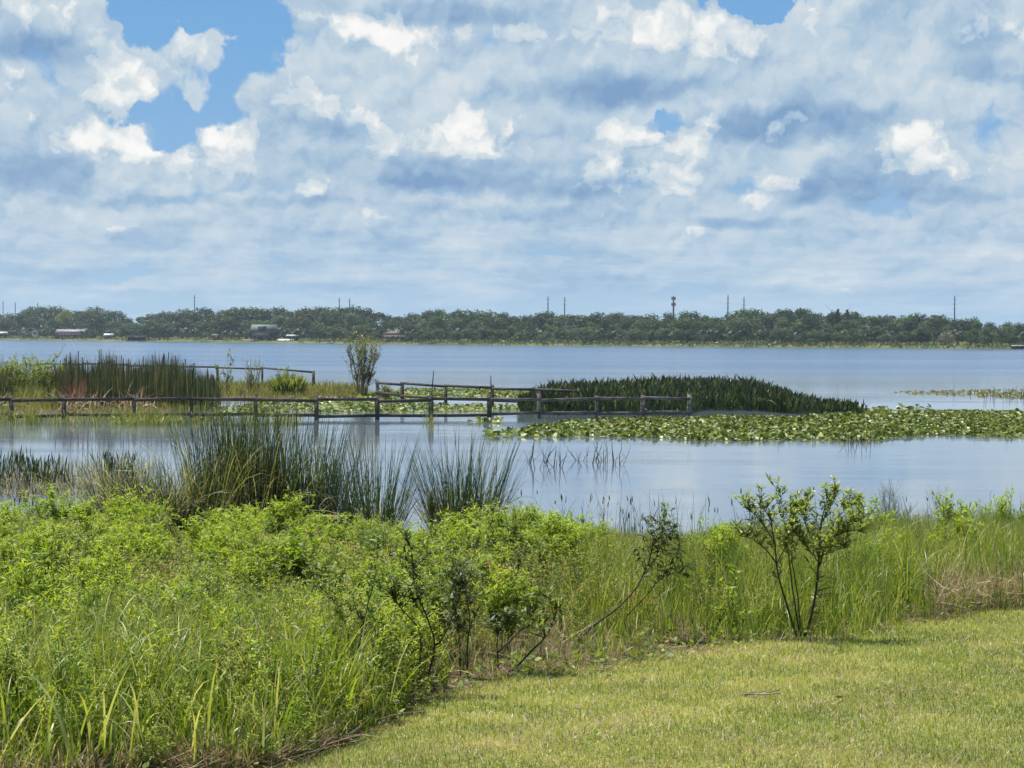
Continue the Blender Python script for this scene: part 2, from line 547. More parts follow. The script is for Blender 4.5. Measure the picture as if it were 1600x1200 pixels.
M['pickerel'] = leaf_mat('pickerel_leaf', [(0, (0.008, 0.018, 0.004)), (0.55, (0.022, 0.046, 0.008)), (0.88, (0.06, 0.10, 0.016)), (1, (0.20, 0.19, 0.08))], 0.3, rough=0.36, spec=0.4)
M['pad'] = leaf_mat('lily_pad_leaf', [(0, (0.025, 0.048, 0.005)), (0.4, (0.076, 0.123, 0.010)), (0.68, (0.145, 0.199, 0.022)), (0.86, (0.306, 0.342, 0.120)), (1, (0.595, 0.636, 0.368))], 0.25, rough=0.5, spec=0.3, patch=0.15)
M['spit'] = leaf_mat('marsh_grass_blade', [(0, (0.07, 0.11, 0.018)), (0.5, (0.16, 0.20, 0.035)), (1, (0.32, 0.29, 0.11))], 0.45, patch=0.7)
M['willow'] = leaf_mat('willow_leaf', [(0, (0.07, 0.11, 0.025)), (0.6, (0.14, 0.19, 0.04)), (0.85, (0.24, 0.22, 0.06)), (1, (0.40, 0.22, 0.07))], 0.45)
M['twig'] = plain_mat('dark_twig', (0.035, 0.022, 0.016), (0.075, 0.05, 0.035), 0.75, 9.0)
M['tan_stem'] = plain_mat('pale_stem', (0.16, 0.12, 0.07), (0.30, 0.24, 0.14), 0.7, 9.0)
M['green_stem'] = plain_mat('green_stem', (0.07, 0.10, 0.025), (0.12, 0.13, 0.04), 0.6, 9.0)
M['wood'] = plain_mat('weathered_dark_wood', (0.030, 0.024, 0.019), (0.12, 0.105, 0.088), 0.75, 2.2, stretch=(1, 1, 5), bump=0.3)
M['wood_sunlit'] = plain_mat('weathered_sunlit_wood', (0.05, 0.043, 0.038), (0.24, 0.22, 0.195), 0.75, 2.2, stretch=(1, 1, 5), bump=0.3)  # grey wood, lightened in its colour for sunlight on the rails
M['bark'] = plain_mat('tree_bark', (0.05, 0.04, 0.03), (0.12, 0.10, 0.08), 0.9, 1.0)
for i, st in enumerate([((0.011, 0.031, 0.009), (0.032, 0.072, 0.017), (0.074, 0.132, 0.032)),
                        ((0.015, 0.041, 0.011), (0.044, 0.094, 0.023), (0.121, 0.192, 0.044)),
                        ((0.023, 0.048, 0.015), (0.065, 0.114, 0.036), (0.137, 0.198, 0.067)),
                        ((0.019, 0.034, 0.009), (0.053, 0.078, 0.021), (0.116, 0.138, 0.043))]):
    M['tree%d' % i] = leaf_mat('tree_foliage', [(0, st[0]), (0.5, st[1]), (1, st[2])], 0.2, rough=0.6, spec=0.2, tcol=(1.1, 1.1, 0.7))
M['treelime'] = leaf_mat('lime_foliage', [(0, (0.12, 0.17, 0.03)), (1, (0.27, 0.33, 0.07))], 0.4)
M['treegrey'] = leaf_mat('grey_foliage', [(0, (0.10, 0.095, 0.07)), (1, (0.24, 0.22, 0.17))], 0.3)

# ------------------------------------------------------------------ terrain
SHORE_X = np.array([-2500, -288, -130, 0, 90, 175, 2500.0])
SHORE_Y = np.array([1500, 1250, 1010, 866, 805, 760, 700.0])


def far_shore(x):
    return np.interp(x, SHORE_X, SHORE_Y) + 5 * np.sin(x * 0.05) + 3 * np.sin(x * 0.13 + 1)


def near_shore(x):
    return 46.0 + 1.6 * np.sin(x * 0.7) + 0.8 * np.sin(x * 1.9 + 1)


def spit_mask(x, y):
    """marshy spit: 1 inside"""
    px = 800 + x / np.maximum(y, 1) * F
    front = np.interp(px, [-400, 0, 200, 320, 345, 620], [121, 121.5, 122, 124, 148, 152]) + 1.2 * np.sin(x * 0.9)
    back = np.interp(px, [-400, 0, 330, 560, 620], [215, 205, 196, 186, 160])
    right = np.interp(y, [120, 150, 200], [-16.0, -9.3, -12.0])
    e = np.minimum(np.minimum(y - front, back - y), right - x)
    return np.clip(e / 2.5 + 0.5, 0, 1)


def ground_z(x, y):
    x = np.asarray(x, float); y = np.asarray(y, float)
    ns = near_shore(x)
    lawn = 2.2 - 0.03 * y
    bank = 1.48 * np.clip((ns - y) / (ns - 24.0), -0.4, 1.0) ** 1.0
    z = np.where(y < 24.0, lawn, bank)
    z = np.maximum(z, -0.9)
    z = z + 0.03 * np.sin(x * 1.3 + 0.5) * np.sin(y * 0.9) * (y < 45)
    z = np.where(y > 60, -0.9 + 1.02 * spit_mask(x, y), z)
    fs = y - far_shore(x)
    far = np.interp(fs, [-30, 0, 12, 45, 200, 600], [-0.9, 0.0, 0.6, 1.3, 2.2, 3.5])
    return np.where(fs > -30, far, z)


def axis(parts):
    out = []
    for a, b, st in parts:
        out.append(np.arange(a, b, st))
    return np.concatenate(out + [np.array([parts[-1][1]])])


gx = axis([(-2400, -600, 300), (-600, -80, 13), (-80, -16, 3), (-16, 16, 0.5), (16, 80, 3), (80, 500, 12), (500, 2400, 300)])
gy = axis([(-40, 0, 4), (0, 60, 0.5), (60, 116, 8), (116, 220, 2), (220, 700, 60), (700, 1330, 9), (1330, 2400, 120)])
XX, YY = np.meshgrid(gx, gy)
ZZ = ground_z(XX, YY)
nx, ny = len(gx), len(gy)
idx = np.arange(nx * ny).reshape(ny, nx)
quads = np.stack([idx[:-1, :-1], idx[:-1, 1:], idx[1:, 1:], idx[1:, :-1]], -1).reshape(-1, 4)

# lawn edge, where the mown grass meets the weeds (photograph points laid onto the lawn's slope)
EDGE_PX = [(-600, 1300), (-200, 1260), (0, 1240), (250, 1222), (430, 1198), (560, 1150), (690, 1086), (790, 1066), (880, 1052), (1000, 1030), (1150, 1008), (1320, 998), (1420, 972), (1600, 952), (1800, 935), (2300, 905)]
_e = []
for px_, py_ in EDGE_PX:
    d_ = ray(px_, py_); t_ = 2.3 / (-d_.z - 0.03); _e.append((d_.x * t_, t_))
_e = np.array(_e)


def edge_y(x):
    return np.interp(x, _e[:, 0], _e[:, 1]) + 0.10 * np.sin(x * 5.1) + 0.14 * np.sin(x * 2.3 + 1)


m, g = new_mat('soil_and_turf')
pos = g.n('ShaderNodeNewGeometry').outputs['Position']
n1 = g.noise(pos, 0.8, 6.0, 0.6); n2 = g.noise(pos, 14.0, 5.0, 0.7); n3 = g.noise(pos, 0.02, 4.0, 0.6)
turf = g.cramp(g.add(g.mul(n1, 0.45), g.mul(n2, 0.55)), [(0.30, (0.12, 0.085, 0.05)), (0.45, (0.19, 0.17, 0.06)), (0.6, (0.27, 0.25, 0.09)), (0.75, (0.36, 0.28, 0.16))])
soil = g.cramp(n2, [(0.3, (0.045, 0.028, 0.018)), (0.7, (0.14, 0.10, 0.06))])
far_c = g.cramp(g.add(g.mul(n3, 0.6), g.mul(n1, 0.4)), [(0.35, (0.045, 0.065, 0.018)), (0.5, (0.09, 0.115, 0.03)), (0.65, (0.16, 0.155, 0.06))])
em = g.n('ShaderNodeAttribute', attribute_name='weeds').outputs['Fac']
py = g.sep(pos)[1]
c = g.mix(g.ramp01(em, 0.0, 1.0), turf, soil)
c = g.mix(g.ramp01(py, 300, 320), c, far_c)
bp = g.n('ShaderNodeBump'); bp.inputs['Strength'].default_value = 0.6; bp.inputs['Distance'].default_value = 0.03; g._in(bp.inputs['Height'], n2)
M['ground'] = finish(m, g, principled(g, c, 0.95, 0.1, bp.outputs[0]))
wm = np.clip((YY - edge_y(XX)) / 0.5 + 0.5, 0, 1)
ground = make_obj('ground', np.stack([XX, YY, ZZ], -1).reshape(-1, 3), quads, M['ground'], attrs={'weeds': wm.ravel()}, smooth=True)
tag(ground, 'gently sloping lakeside ground running down to the water', None, None, 'structure')

# ------------------------------------------------------------------ lake
m, g = new_mat('lake_water')
pos = g.n('ShaderNodeNewGeometry').outputs['Position']
px_, py_, pz_ = g.sep(pos)
gust = g.noise(g.v('MULTIPLY', pos, (0.006, 0.030, 1)), 1.0, 5.0, 0.6)      # wind lanes: long bands across the view
gust2 = g.noise(g.v('MULTIPLY', pos, (0.05, 0.22, 1)), 1.0, 4.0, 0.6)
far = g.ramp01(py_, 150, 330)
ripple = g.noise(g.v('MULTIPLY', pos, (1.0, 1.7, 1)), 1.6, 5.0, 0.62)
chop = g.noise(g.v('MULTIPLY', pos, (0.55, 1.0, 1)), 0.9, 5.0, 0.65)
hgt = g.add(g.mul(ripple, 0.35), chop)
calm = g.add(g.mul(g.ramp01(g.add(g.mul(gust, 0.6), g.mul(gust2, 0.4)), 0.46, 0.60), 0.07), 0.008)
rough_w = g.add(0.30, g.mul(g.ramp01(gust, 0.40, 0.58), 0.60))
strength = g.mix(far, calm, rough_w)
b = g.n('ShaderNodeBump'); b.inputs['Distance'].default_value = 0.25
m.node_tree.links.new(g.sep(strength)[0], b.inputs['Strength']); g._in(b.inputs['Height'], hgt)
p = g.n('ShaderNodeBsdfPrincipled')
g._in(p.inputs['Base Color'], g.mix(far, (0.105, 0.135, 0.165), (0.032, 0.085, 0.170)))     # silty tone, with pale near and bluer far sky reflection put in
g._in(p.inputs['Roughness'], g.add(0.05, g.mul(far, 0.10)))
p.inputs['IOR'].default_value = 1.33
m.node_tree.links.new(b.outputs[0], p.inputs['Normal'])
M['water'] = finish(m, g, p.outputs[0])
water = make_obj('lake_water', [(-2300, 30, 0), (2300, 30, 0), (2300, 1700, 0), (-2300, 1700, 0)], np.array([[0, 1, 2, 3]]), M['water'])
tag(water, 'calm pale blue lake with darker wind ripples farther out', None, None, 'structure')

# ------------------------------------------------------------------ far shore: trees
def crown_soup(n, rx, rz, lobes, seed, size=0.6, kind='oak'):
    r = np.random.default_rng(seed)
    s = Soup()
    C, Rr = [], []
    for i in range(lobes):
        a = r.uniform(0, 2 * math.pi); q = math.sqrt(r.random()) * 0.68
        zz = r.uniform(-0.55, 0.75)
        k = math.sqrt(max(0.05, 1 - zz * zz * 0.75))
        C.append((math.cos(a) * q * rx * k, math.sin(a) * q * rx * k, rz * (1.0 + zz * 0.78)))
        Rr.append(r.uniform(0.22, 0.56) * rx)
    C = np.array(C); Rr = np.array(Rr)
    li = r.integers(0, lobes, n)
    d = r.normal(size=(n, 3)); d /= np.linalg.norm(d, axis=1, keepdims=True)
    d[:, 2] = np.where(r.random(n) < 0.35, np.abs(d[:, 2]), d[:, 2])
    rad = Rr[li] * (1 - 0.5 * r.random(n) ** 2.5) * (1 + 0.10 * r.normal(size=n))
    p = C[li] + d * rad[:, None] * np.array([1, 1, 0.75 if kind == 'oak' else 1.1])
    nrm = d + r.normal(size=(n, 3)) * 0.55
    nrm /= np.linalg.norm(nrm, axis=1, keepdims=True)
    t = np.cross(nrm, r.normal(size=(n, 3))); t /= np.linalg.norm(t, axis=1, keepdims=True) + 1e-9
    b = np.cross(nrm, t)
    sz = size * r.uniform(0.45, 1.15, n)[:, None]
    V = np.stack([p - t * sz * .5, p + b * sz * .45, p + t * sz * .55, p - b * sz * .4 + nrm * sz * .15], 1)
    f = np.array([(0, 1, 2), (0, 2, 3)])[None] + (np.arange(n) * 4)[:, None, None]
    lr = r.random(lobes)
    rr = np.clip(lr[li] * 0.6 + r.random(n) * 0.4, 0, 1)
    s.add(V, f, np.repeat(rr[:, None], 4, 1), np.full((n, 4), .5))
    return s


def trunk_soup(h, rad, seed, limbs=5, spread=0.9):
    r = np.random.default_rng(seed)
    s = Soup()
    P = stems(np.array([[0, 0, -0.6]]), r.uniform(0, 6), 0.05, r.uniform(-.1, .1), h + 0.6, 6, 0.03)
    tubes(s, P, np.linspace(rad, rad * .45, 6)[None], sides=7)
    b = along(P, r.uniform(0.35, 0.95, (1, limbs)))[0]
    Q = stems(b, r.uniform(0, 6.3, limbs), r.uniform(.4, spread, limbs), -0.3, r.uniform(.35, .6, limbs) * h, 5, 0.05)
    tubes(s, Q, np.broadcast_to(np.linspace(rad * .42, rad * .1, 5), (limbs, 5)), sides=5)
    return s


# kinds of tree: (name, half width, half height of the crown, height of its underside)
TK = {
    'oak': [(6.4, 5.4, 1.0), (7.4, 5.6, 0.9), (5.6, 5.2, 1.2), (6.2, 5.9, 0.8)],
}
tree_meshes = []
for i, (rx, rz, zb) in enumerate(TK['oak']):
    cs = crown_soup(3600, rx, rz, [13, 15, 10, 14][i], 100 + i, 0.62)
    v, f, r_, h_ = cs.arrays(); v[:, 2] += zb - rz * 0.15
    tree_meshes.append((v, f, r_, h_, trunk_soup(zb + rz * 0.9, 0.42, 200 + i).arrays(), zb + 2 * rz * 0.92))


def mesh_only(name, arr, mat):
    o = make_obj(name, arr[0], arr[1], mat, None, {'rnd': arr[2], 'along': arr[3]})
    me = o.data
    bpy.data.objects.remove(o)
    return me


crown_me = [[mesh_only('crown', t[:4], M['tree%d' % c]) for c in range(4)] for t in tree_meshes]
trunk_me = [mesh_only('trunk', t[4], M['bark']) for t in tree_meshes]
lime_me = mesh_only('crown', tree_meshes[2][:4], M['treelime'])
grey_me = mesh_only('crown', crown_soup(1500, 5.2, 3.2, 12, 320, 0.5).arrays(), M['treegrey'])
# pines and flat topped tree
pine_s = Soup()
for k in range(12):
    cs = crown_soup(190, 2.5 - k * 0.19, 0.8, 6, 400 + k, 0.6).arrays()
    pine_s.add(cs[0] + (0, 0, 2.6 + k * 0.95), cs[1], cs[2], cs[3])
pine_me = mesh_only('crown', pine_s.arrays(), M['tree0'])
pine_tr = mesh_only('trunk', trunk_soup(13, 0.25, 410, 3).arrays(), M['bark'])

LANDMARKS = [(5, 'the leftmost utility pole'), (115, 'the long brown house'), (212, 'the flat roofed boathouse'), (304, 'the lone left pole'), (412, 'the green roofed house'),
             (538, 'the two short poles'), (620, 'the hip roofed house'), (869, 'the central pole pair'), (1052, 'the cell tower'), (1150, 'the right pole pair'), (1318, 'the pointed pines'), (1491, 'the lone right pole')]
ORD = ['first', 'second', 'third', 'fourth', 'fifth', 'sixth', 'seventh', 'eighth', 'ninth', 'tenth', 'eleventh', 'twelfth', 'thirteenth', 'fourteenth', 'fifteenth', 'sixteenth', 'seventeenth', 'eighteenth', 'nineteenth', 'twentieth', 'twenty first', 'twenty second', 'twenty third', 'twenty fourth', 'twenty fifth', 'twenty sixth', 'twenty seventh', 'twenty eighth', 'twenty ninth', 'thirtieth']
TOP = np.array([(-200, 486), (0, 484), (30, 479), (60, 477), (85, 481), (110, 489), (150, 477), (175, 484), (192, 491), (230, 489), (285, 479), (335, 487), (370, 473), (400, 482), (440, 478), (480, 483), (530, 472), (575, 478), (610, 488), (640, 490),
                (675, 478), (720, 482), (770, 483), (800, 487), (850, 492), (880, 487), (905, 493), (950, 485), (1000, 488), (1050, 482), (1075, 479), (1100, 488), (1130, 491), (1165, 479), (1200, 490), (1225, 478), (1260, 483), (1310, 485), (1340, 490),
                (1400, 491), (1450, 484), (1490, 496), (1510, 485), (1545, 499), (1580, 499), (1600, 505), (1800, 500)])

trees = []


def plant_tree(px, ytop, extra, mi, col, row, fullness=1.0, adj='dark rounded oak'):
    """a tree whose top shows at (px, ytop); extra = metres behind the shoreline"""
    d = 1000.0
    for _ in range(8):
        x = (px - 800) / F * d
        d = float(far_shore(x)) + extra
    p = at(px, ytop, d)
    gz = float(ground_z(p.x, p.y))
    h = p.z - gz
    me_c, me_t, H = crown_me[mi][col], trunk_me[mi], tree_meshes[mi][5]
    k = h / H
    root = empty('oak_tree', (p.x, p.y, gz), random.uniform(0, 6.28))
    root.scale = (k * fullness, k * fullness, k)
    for nm, me in (('crown', me_c), ('trunk', me_t)):
        o = bpy.data.objects.new(nm, me); COL.objects.link(o); o.parent = root
    trees.append([px, row, root, adj])
    return root


rr = random.Random(5)
x = -420.0
i = 0
while x < 2020:
    yt = float(np.interp(x, TOP[:, 0], TOP[:, 1])) + rr.uniform(-4.0, 4.0)
    plant_tree(x, yt, rr.uniform(95, 135), rr.randrange(4), rr.choice([0, 0, 0, 1, 1, 3]), 'back', rr.uniform(0.8, 1.45), 'tall dark oak')
    x += rr.uniform(20, 31); i += 1
x = -400.0
while x < 2020:
    yt = float(np.interp(x, TOP[:, 0], TOP[:, 1])) + rr.uniform(7, 17)
    plant_tree(x, yt, rr.uniform(58, 88), rr.randrange(4), rr.choice([0, 1, 1, 2, 3]), 'middle', rr.uniform(0.95, 1.3), 'rounded green oak')
    x += rr.uniform(24, 36)
for (a, b) in ((-140, -20), (232, 275), (500, 590), (655, 1120), (1200, 1460), (1525, 1760)):      # lower crowns in front, between the houses
    x = a
    while x < b:
        sh = 518 + (x / 1600) * 9
        plant_tree(x, sh - rr.uniform(4, 17), rr.uniform(18, 44), rr.randrange(4), rr.choice([0, 1, 2, 2, 3]), 'front', rr.uniform(1.1, 1.5), 'low bushy tree')
        x += rr.uniform(13, 26)

for row in ('back', 'middle', 'front'):
    L = sorted([t for t in trees if t[1] == row], key=lambda t: t[0])
    used = {}
    for t in L:
        lm = min(LANDMARKS, key=lambda q: abs(q[0] - t[0]))
        side = 'left' if t[0] < lm[0] else 'right'
        t.append((lm, side))
    for lm in LANDMARKS:
        for side in ('left', 'right'):
            q = [t for t in L if t[4] == (lm, side)]
            q.sort(key=lambda t: abs(t[0] - lm[0]))
            for k, t in enumerate(q):
                tag(t[2], '%s, %s row, %s %s of %s' % (t[3], row, ORD[min(k, 29)], side, lm[1]), 'tree', 'oaks along the far shore')


ux = np.concatenate([U(-70, 330, 260)]); N = len(ux); uy = far_shore(ux) + U(4, 34, N)
k = np.sin(ux * .07) + .6 * np.sin(ux * .21 + 1) > U(-.9, .9, N); ux, uy = ux[k], uy[k]; N = len(ux)
cs = crown_soup(40, 1.9, 1.2, 5, 79, 0.7)
o = cs.tile(np.stack([ux, uy, np.maximum(ground_z(ux, uy), 0) - .2], 1), U(0, 6.28, N), U(.8, 1.7, N), rj=.9).build('shoreline_scrub', M['tree1'])
tag(o, 'dark green scrub along the far waterline', 'scrub', None, 'stuff')


def special(name, px, ytop, extra, meshes, H, label, cat, sc=1.0, grp=None):
    d = 1000.0
    for _ in range(8):
        d = float(far_shore((px - 800) / F * d)) + extra
    p = at(px, ytop, d); gz = float(ground_z(p.x, p.y)); k = (p.z - gz) / H
    r = empty(name, (p.x, p.y, gz), random.uniform(0, 6)); r.scale = (k * sc, k * sc, k)
    for nm, me in meshes:
        o = bpy.data.objects.new(nm, me); COL.objects.link(o); o.parent = r
    tag(r, label, cat, grp)
    return r


special('leafy_tree', 102, 483, 90, [('crown', lime_me), ('trunk', trunk_me[2])], tree_meshes[2][5], 'pale lime green tree among dark oaks on the far left shore', 'tree', 0.7)
special('bare_shrub', 1478, 519, 30, [('crown', grey_me), ('trunk', trunk_me[0])], 6.2, 'grey leafless shrub at the far waterline below the lone right utility pole', 'shrub', 1.0)
special('pine_tree', 1309, 484, 92, [('crown', pine_me), ('trunk', pine_tr)], 14.2, 'left pointed pine rising above the right far shore oaks', 'tree', 1.5, 'pointed pines above the oaks')
special('pine_tree', 1324, 485, 94, [('crown', pine_me), ('trunk', pine_tr)], 14.2, 'right pointed pine rising above the right far shore oaks', 'tree', 1.5, 'pointed pines above the oaks')
for px, yt, lab in ((508, 515, 'small round green tree on the far lawn below the two short poles'), (551, 519, 'small palm shaped tree on the far lawn near the two short poles'),
                    (262, 508, 'lone round tree on the far lawn right of the flat roofed boathouse'), (238, 513, 'small light green tree directly right of the flat roofed boathouse'), (190, 509, 'round bush between the small white roofed shed and the boathouse')):
    special('shade_tree', px, yt, 30, [('crown', crown_me[2][2]), ('trunk', trunk_me[2])], tree_meshes[2][5], lab, 'tree', 1.15)

# understory that closes the gaps beneath the oaks, and the reedy margin of the far shore
n = 15000
ux = U(-520, 420, n); uy = far_shore(ux) + U(60, 175, n)
s = Soup()
cs = crown_soup(26, 2.2, 1.8, 4, 77, 1.1)
N = 7000
ux = U(-640, 560, N); uy = far_shore(ux) + np.where(rng.random(N) < .5, U(34, 60, N), U(60, 170, N))
pos_ = np.stack([ux, uy, ground_z(ux, uy) - 0.3], 1)
t = cs.tile(pos_, U(0, 6.28, N), U(0.9, 1.9, N), rj=0.9)
o = t.build('woodland_undergrowth', M['tree0']); tag(o, 'dark undergrowth filling the wood beneath the far oaks', 'undergrowth', None, 'stuff')
N = 2600
ux = U(-480, 420, N); fsd = rng.random(N) ** 1.3 * 38 - 3
keep = (ux > -60) | (rng.random(N) < 0.35)
ux, fsd = ux[keep], fsd[keep]; N = len(ux)
uy = far_shore(ux) + fsd
cs = crown_soup(16, 1.1, 0.45, 3, 78, 0.5)
t = cs.tile(np.stack([ux, uy, np.maximum(ground_z(ux, uy), 0) - 0.1], 1), U(0, 6.28, N), U(0.7, 1.6, N), rj=0.9)
o = t.build('shoreline_reeds', leaf_mat('far_reed_leaf', [(0, (0.05, 0.075, 0.016)), (0.5, (0.11, 0.135, 0.035)), (1, (0.21, 0.19, 0.08))], 0.3))
tag(o, 'yellow green reeds fringing the far waterline', 'reeds', None, 'stuff')


# ------------------------------------------------------------------ far shore: houses, poles, tower
def pm(name, c, rough=0.7, c2=None):
    return plain_mat(name, c, c2 or tuple(q * 0.8 for q in c), rough, 0.8)


M['h_brown'] = pm('brown_siding', (0.10, 0.055, 0.04)); M['h_roof'] = pm('pale_metal_roof', (0.24, 0.24, 0.26), 0.5)
M['h_dark'] = pm('dark_cladding', (0.03, 0.03, 0.03)); M['h_groof'] = pm('green_metal_roof', (0.11, 0.15, 0.125), 0.5)
M['h_tan'] = pm('tan_stucco', (0.20, 0.15, 0.11)); M['h_troof'] = pm('grey_brown_shingles', (0.17, 0.145, 0.12))
M['h_white'] = pm('white_paint', (0.75, 0.75, 0.73), 0.5); M['h_glass'] = pm('dark_window_glass', (0.02, 0.03, 0.035), 0.1)
M['h_green'] = pm('grey_green_siding', (0.10, 0.13, 0.11)); M['dockw'] = pm('bleached_dock_boards', (0.45, 0.42, 0.38)); M['pole'] = pm('dark_pole_steel', (0.09, 0.075, 0.07))


def place(px, py, extra):
    d = 1000.0
    for _ in range(8):
        d = float(far_shore((px - 800) / F * d)) + extra
    x = (px - 800) / F * d
    return x, d, float(ground_z(x, d)), d / F      # last: metres per photograph pixel there


def prism(s, w, dp, z0, h, hip=0.0, over=0.6, r=0.5):
    """gable or hip roof: ridge along x"""
    a, b = w / 2 + over, dp / 2 + over
    q = a - hip * b
    v = np.array([(-a, -b, z0), (a, -b, z0), (a, b, z0), (-a, b, z0), (-q, 0, z0 + h), (q, 0, z0 + h)])
    f = np.array([(0, 1, 5), (0, 5, 4), (2, 3, 4), (2, 4, 5), (0, 4, 3), (1, 2, 5), (0, 3, 2), (0, 2, 1)])
    s.add(v, f, np.full(6, r), np.full(6, .5)); return s


def house(name, px, extra, wpx, hw, hr, wall, roof, label, dp=9, hip=0.0, rz=0.0, wins=4, door=True, cat='house', dormer=False):
    x, y, z, mpp = place(px, 0, extra)
    w = wpx * mpp
    root = empty(name, (x, y, z), rz)
    tag(root, label, cat)
    box(Soup(), 0, 0, hw / 2 - 0.2, w, dp, hw + 0.4).build('wall', wall, root)
    rf = prism(Soup(), w, dp, hw + 0.003, hr, hip).build('roof', roof, root)
    if dormer:
        dm = box(Soup(), 0.0, -dp * 0.30, hw + hr * 0.45, 3.0, dp * 0.3, 1.6).build('dormer', wall, root)
        prism(Soup(), 3.0, dp * 0.3, hw + hr * 0.45 + .82, 0.8, 0, 0.2).build('roof', roof, dm).location = (0, -dp * 0.30, 0)
        box(Soup(), 0.0, -dp * 0.45 - 0.03, hw + hr * 0.45, 1.6, 0.05, 1.0).build('window', M['h_glass'], dm)
    for k in range(wins):
        wx = -w * 0.40 + w * 0.8 * (k + 0.5) / wins
        f_ = box(Soup(), wx, -dp / 2 - 0.03, hw * 0.52, 1.9, 0.06, 1.35).build('window', M['h_white'], root)
        box(Soup(), wx, -dp / 2 - 0.07, hw * 0.52, 1.7, 0.04, 1.15).build('pane', M['h_glass'], f_)
    if door:
        box(Soup(), w * 0.02, -dp / 2 - 0.04, 1.05, 1.0, 0.08, 2.1).build('door', M['h_dark'], root)
    return root


house('lake_house', 117, 34, 58, 2.8, 2.2, M['h_brown'], M['h_roof'], 'long low brown house with a pale metal roof on the far left shore', 11, 0.2, 0.12, 5)
house('barn_house', 413, 36, 36, 3.4, 3.9, M['h_dark'], M['h_groof'], 'dark two storey house with a green metal roof and a dormer', 10, 0.0, -0.2, 3, dormer=True)
house('hip_roof_house', 621, 38, 50, 2.7, 2.4, M['h_tan'], M['h_troof'], 'tan house under a wide grey brown hip roof on the far shore', 13, 0.9, 0.05, 5)
house('garden_shed', 44, 34, 14, 2.6, 1.0, M['h_green'], M['h_green'], 'small grey green shed left of the long brown house', 5, 0.0, 0, 1)
house('small_cottage', 3, 30, 14, 2.4, 1.2, M['h_dark'], M['h_white'], 'white roofed cottage at the far left end of the far shore', 6, 0.0, 0, 2)
house('white_roof_shed', 170, 32, 11, 1.6, 1.2, M['h_tan'], M['h_white'], 'small shed with a bright white roof right of the long brown house', 5, 0.0, 0, 1)
house('garden_shed', 457, 34, 14, 2.0, 0.7, M['h_dark'], M['h_white'], 'low dark shed with a white roof right of the green roofed house', 5, 0.0, 0.3, 1)
house('garden_shed', 340, 34, 14, 1.8, 1.0, M['h_tan'], M['h_troof'], 'small grey roofed shed left of the green roofed house', 5, 0.0, 0.3, 1)


def boathouse(px, extra, wpx, h, label, roofm, posts=4):
    x, y, z, mpp = place(px, 0, extra); w = wpx * mpp
    root = empty('boathouse', (x, y, 0)); tag(root, label, 'boathouse')
    for sx in np.linspace(-.46, .46, posts):
        for sy in (-2.4, 2.4):
            box(Soup(), w * sx, sy, h / 2 - 0.3, 0.25, 0.25, h + 0.6).build('post', M['h_dark'], root)
    box(Soup(), 0, 0, h + 0.12, w, 6.0, 0.24).build('roof', roofm, root)
    box(Soup(), 0, 0, 0.45, w * 0.95, 5.0, 0.15).build('deck', M['h_dark'], root)
    box(Soup(), 0, 2.7, h * 0.55, w * 0.9, 0.1, h * 0.7).build('wall', M['h_dark'], root)
    return root


boathouse(213, -7, 30, 2.6, 'boathouse with a flat pale roof standing in the water at the far left shore', M['h_roof'])
boathouse(1594, -8, 22, 1.2, 'low white roofed boathouse at the far right edge of the lake', M['h_white'], 3)


def dock(px, wpx, extra, label, z=0.45):
    x, y, _, mpp = place(px, 0, extra); w = wpx * mpp
    root = empty('boat_dock', (x, y, 0)); tag(root, label, 'dock', 'docks on the far shore')
    box(Soup(), 0, 0, z, w, 2.0, 0.3).build('deck', M['dockw'], root)
    for k in range(5):
        box(Soup(), w * (-.45 + .225 * k), -0.9, z / 2 - 0.3, 0.25, 0.25, z + 0.7).build('post', M['h_dark'], root)


dock(304, 58, -4, 'long low white dock on the water left of the green roofed house')
dock(517, 9, -3, 'tiny white dock at the far waterline below the two short poles')


def rowboat(px, extra, L, mat, label, rz=0.0, flip=False):
    x, y, z, _ = place(px, 0, extra)
    ks = np.linspace(-1, 1, 9); s = Soup(); V = []
    for k in ks:
        b = math.sqrt(max(0.0, 1 - abs(k) ** 2.6)) * 0.8 + 0.03
        for a in (-1, -0.6, 0, 0.6, 1):
            V.append((k * L / 2, a * b, (abs(a) ** 2) * 0.75 + 0.12 * abs(k) ** 2))
    f = []
    for i_ in range(8):
        for j in range(4):
            a = i_ * 5 + j; f += [(a, a + 1, a + 6), (a, a + 6, a + 5)]
    V = np.array(V)
    if flip: V[:, 2] = 1.0 - V[:, 2]
    s.add(V, np.array(f), np.full(len(V), .5), np.full(len(V), .5))
    r = empty('rowing_boat', (x, y, max(z, 0)), rz); tag(r, label, 'boat')
    s.build('hull', mat, r)
    s2 = Soup()
    for k in (-.35, .1, .5): box(s2, k * L / 2, 0, 0.5, 0.3, 1.2, 0.06)
    s2.build('bench', M['dockw'], r)
    return r


rowboat(446, 22, 8.0, M['h_white'], 'upturned white boat on the far lawn right of the green roofed house', 0.25, True)
rowboat(388, 14, 6.5, M['h_tan'], 'tan upturned boat on the far bank left of the green roofed house', 0.1, True)
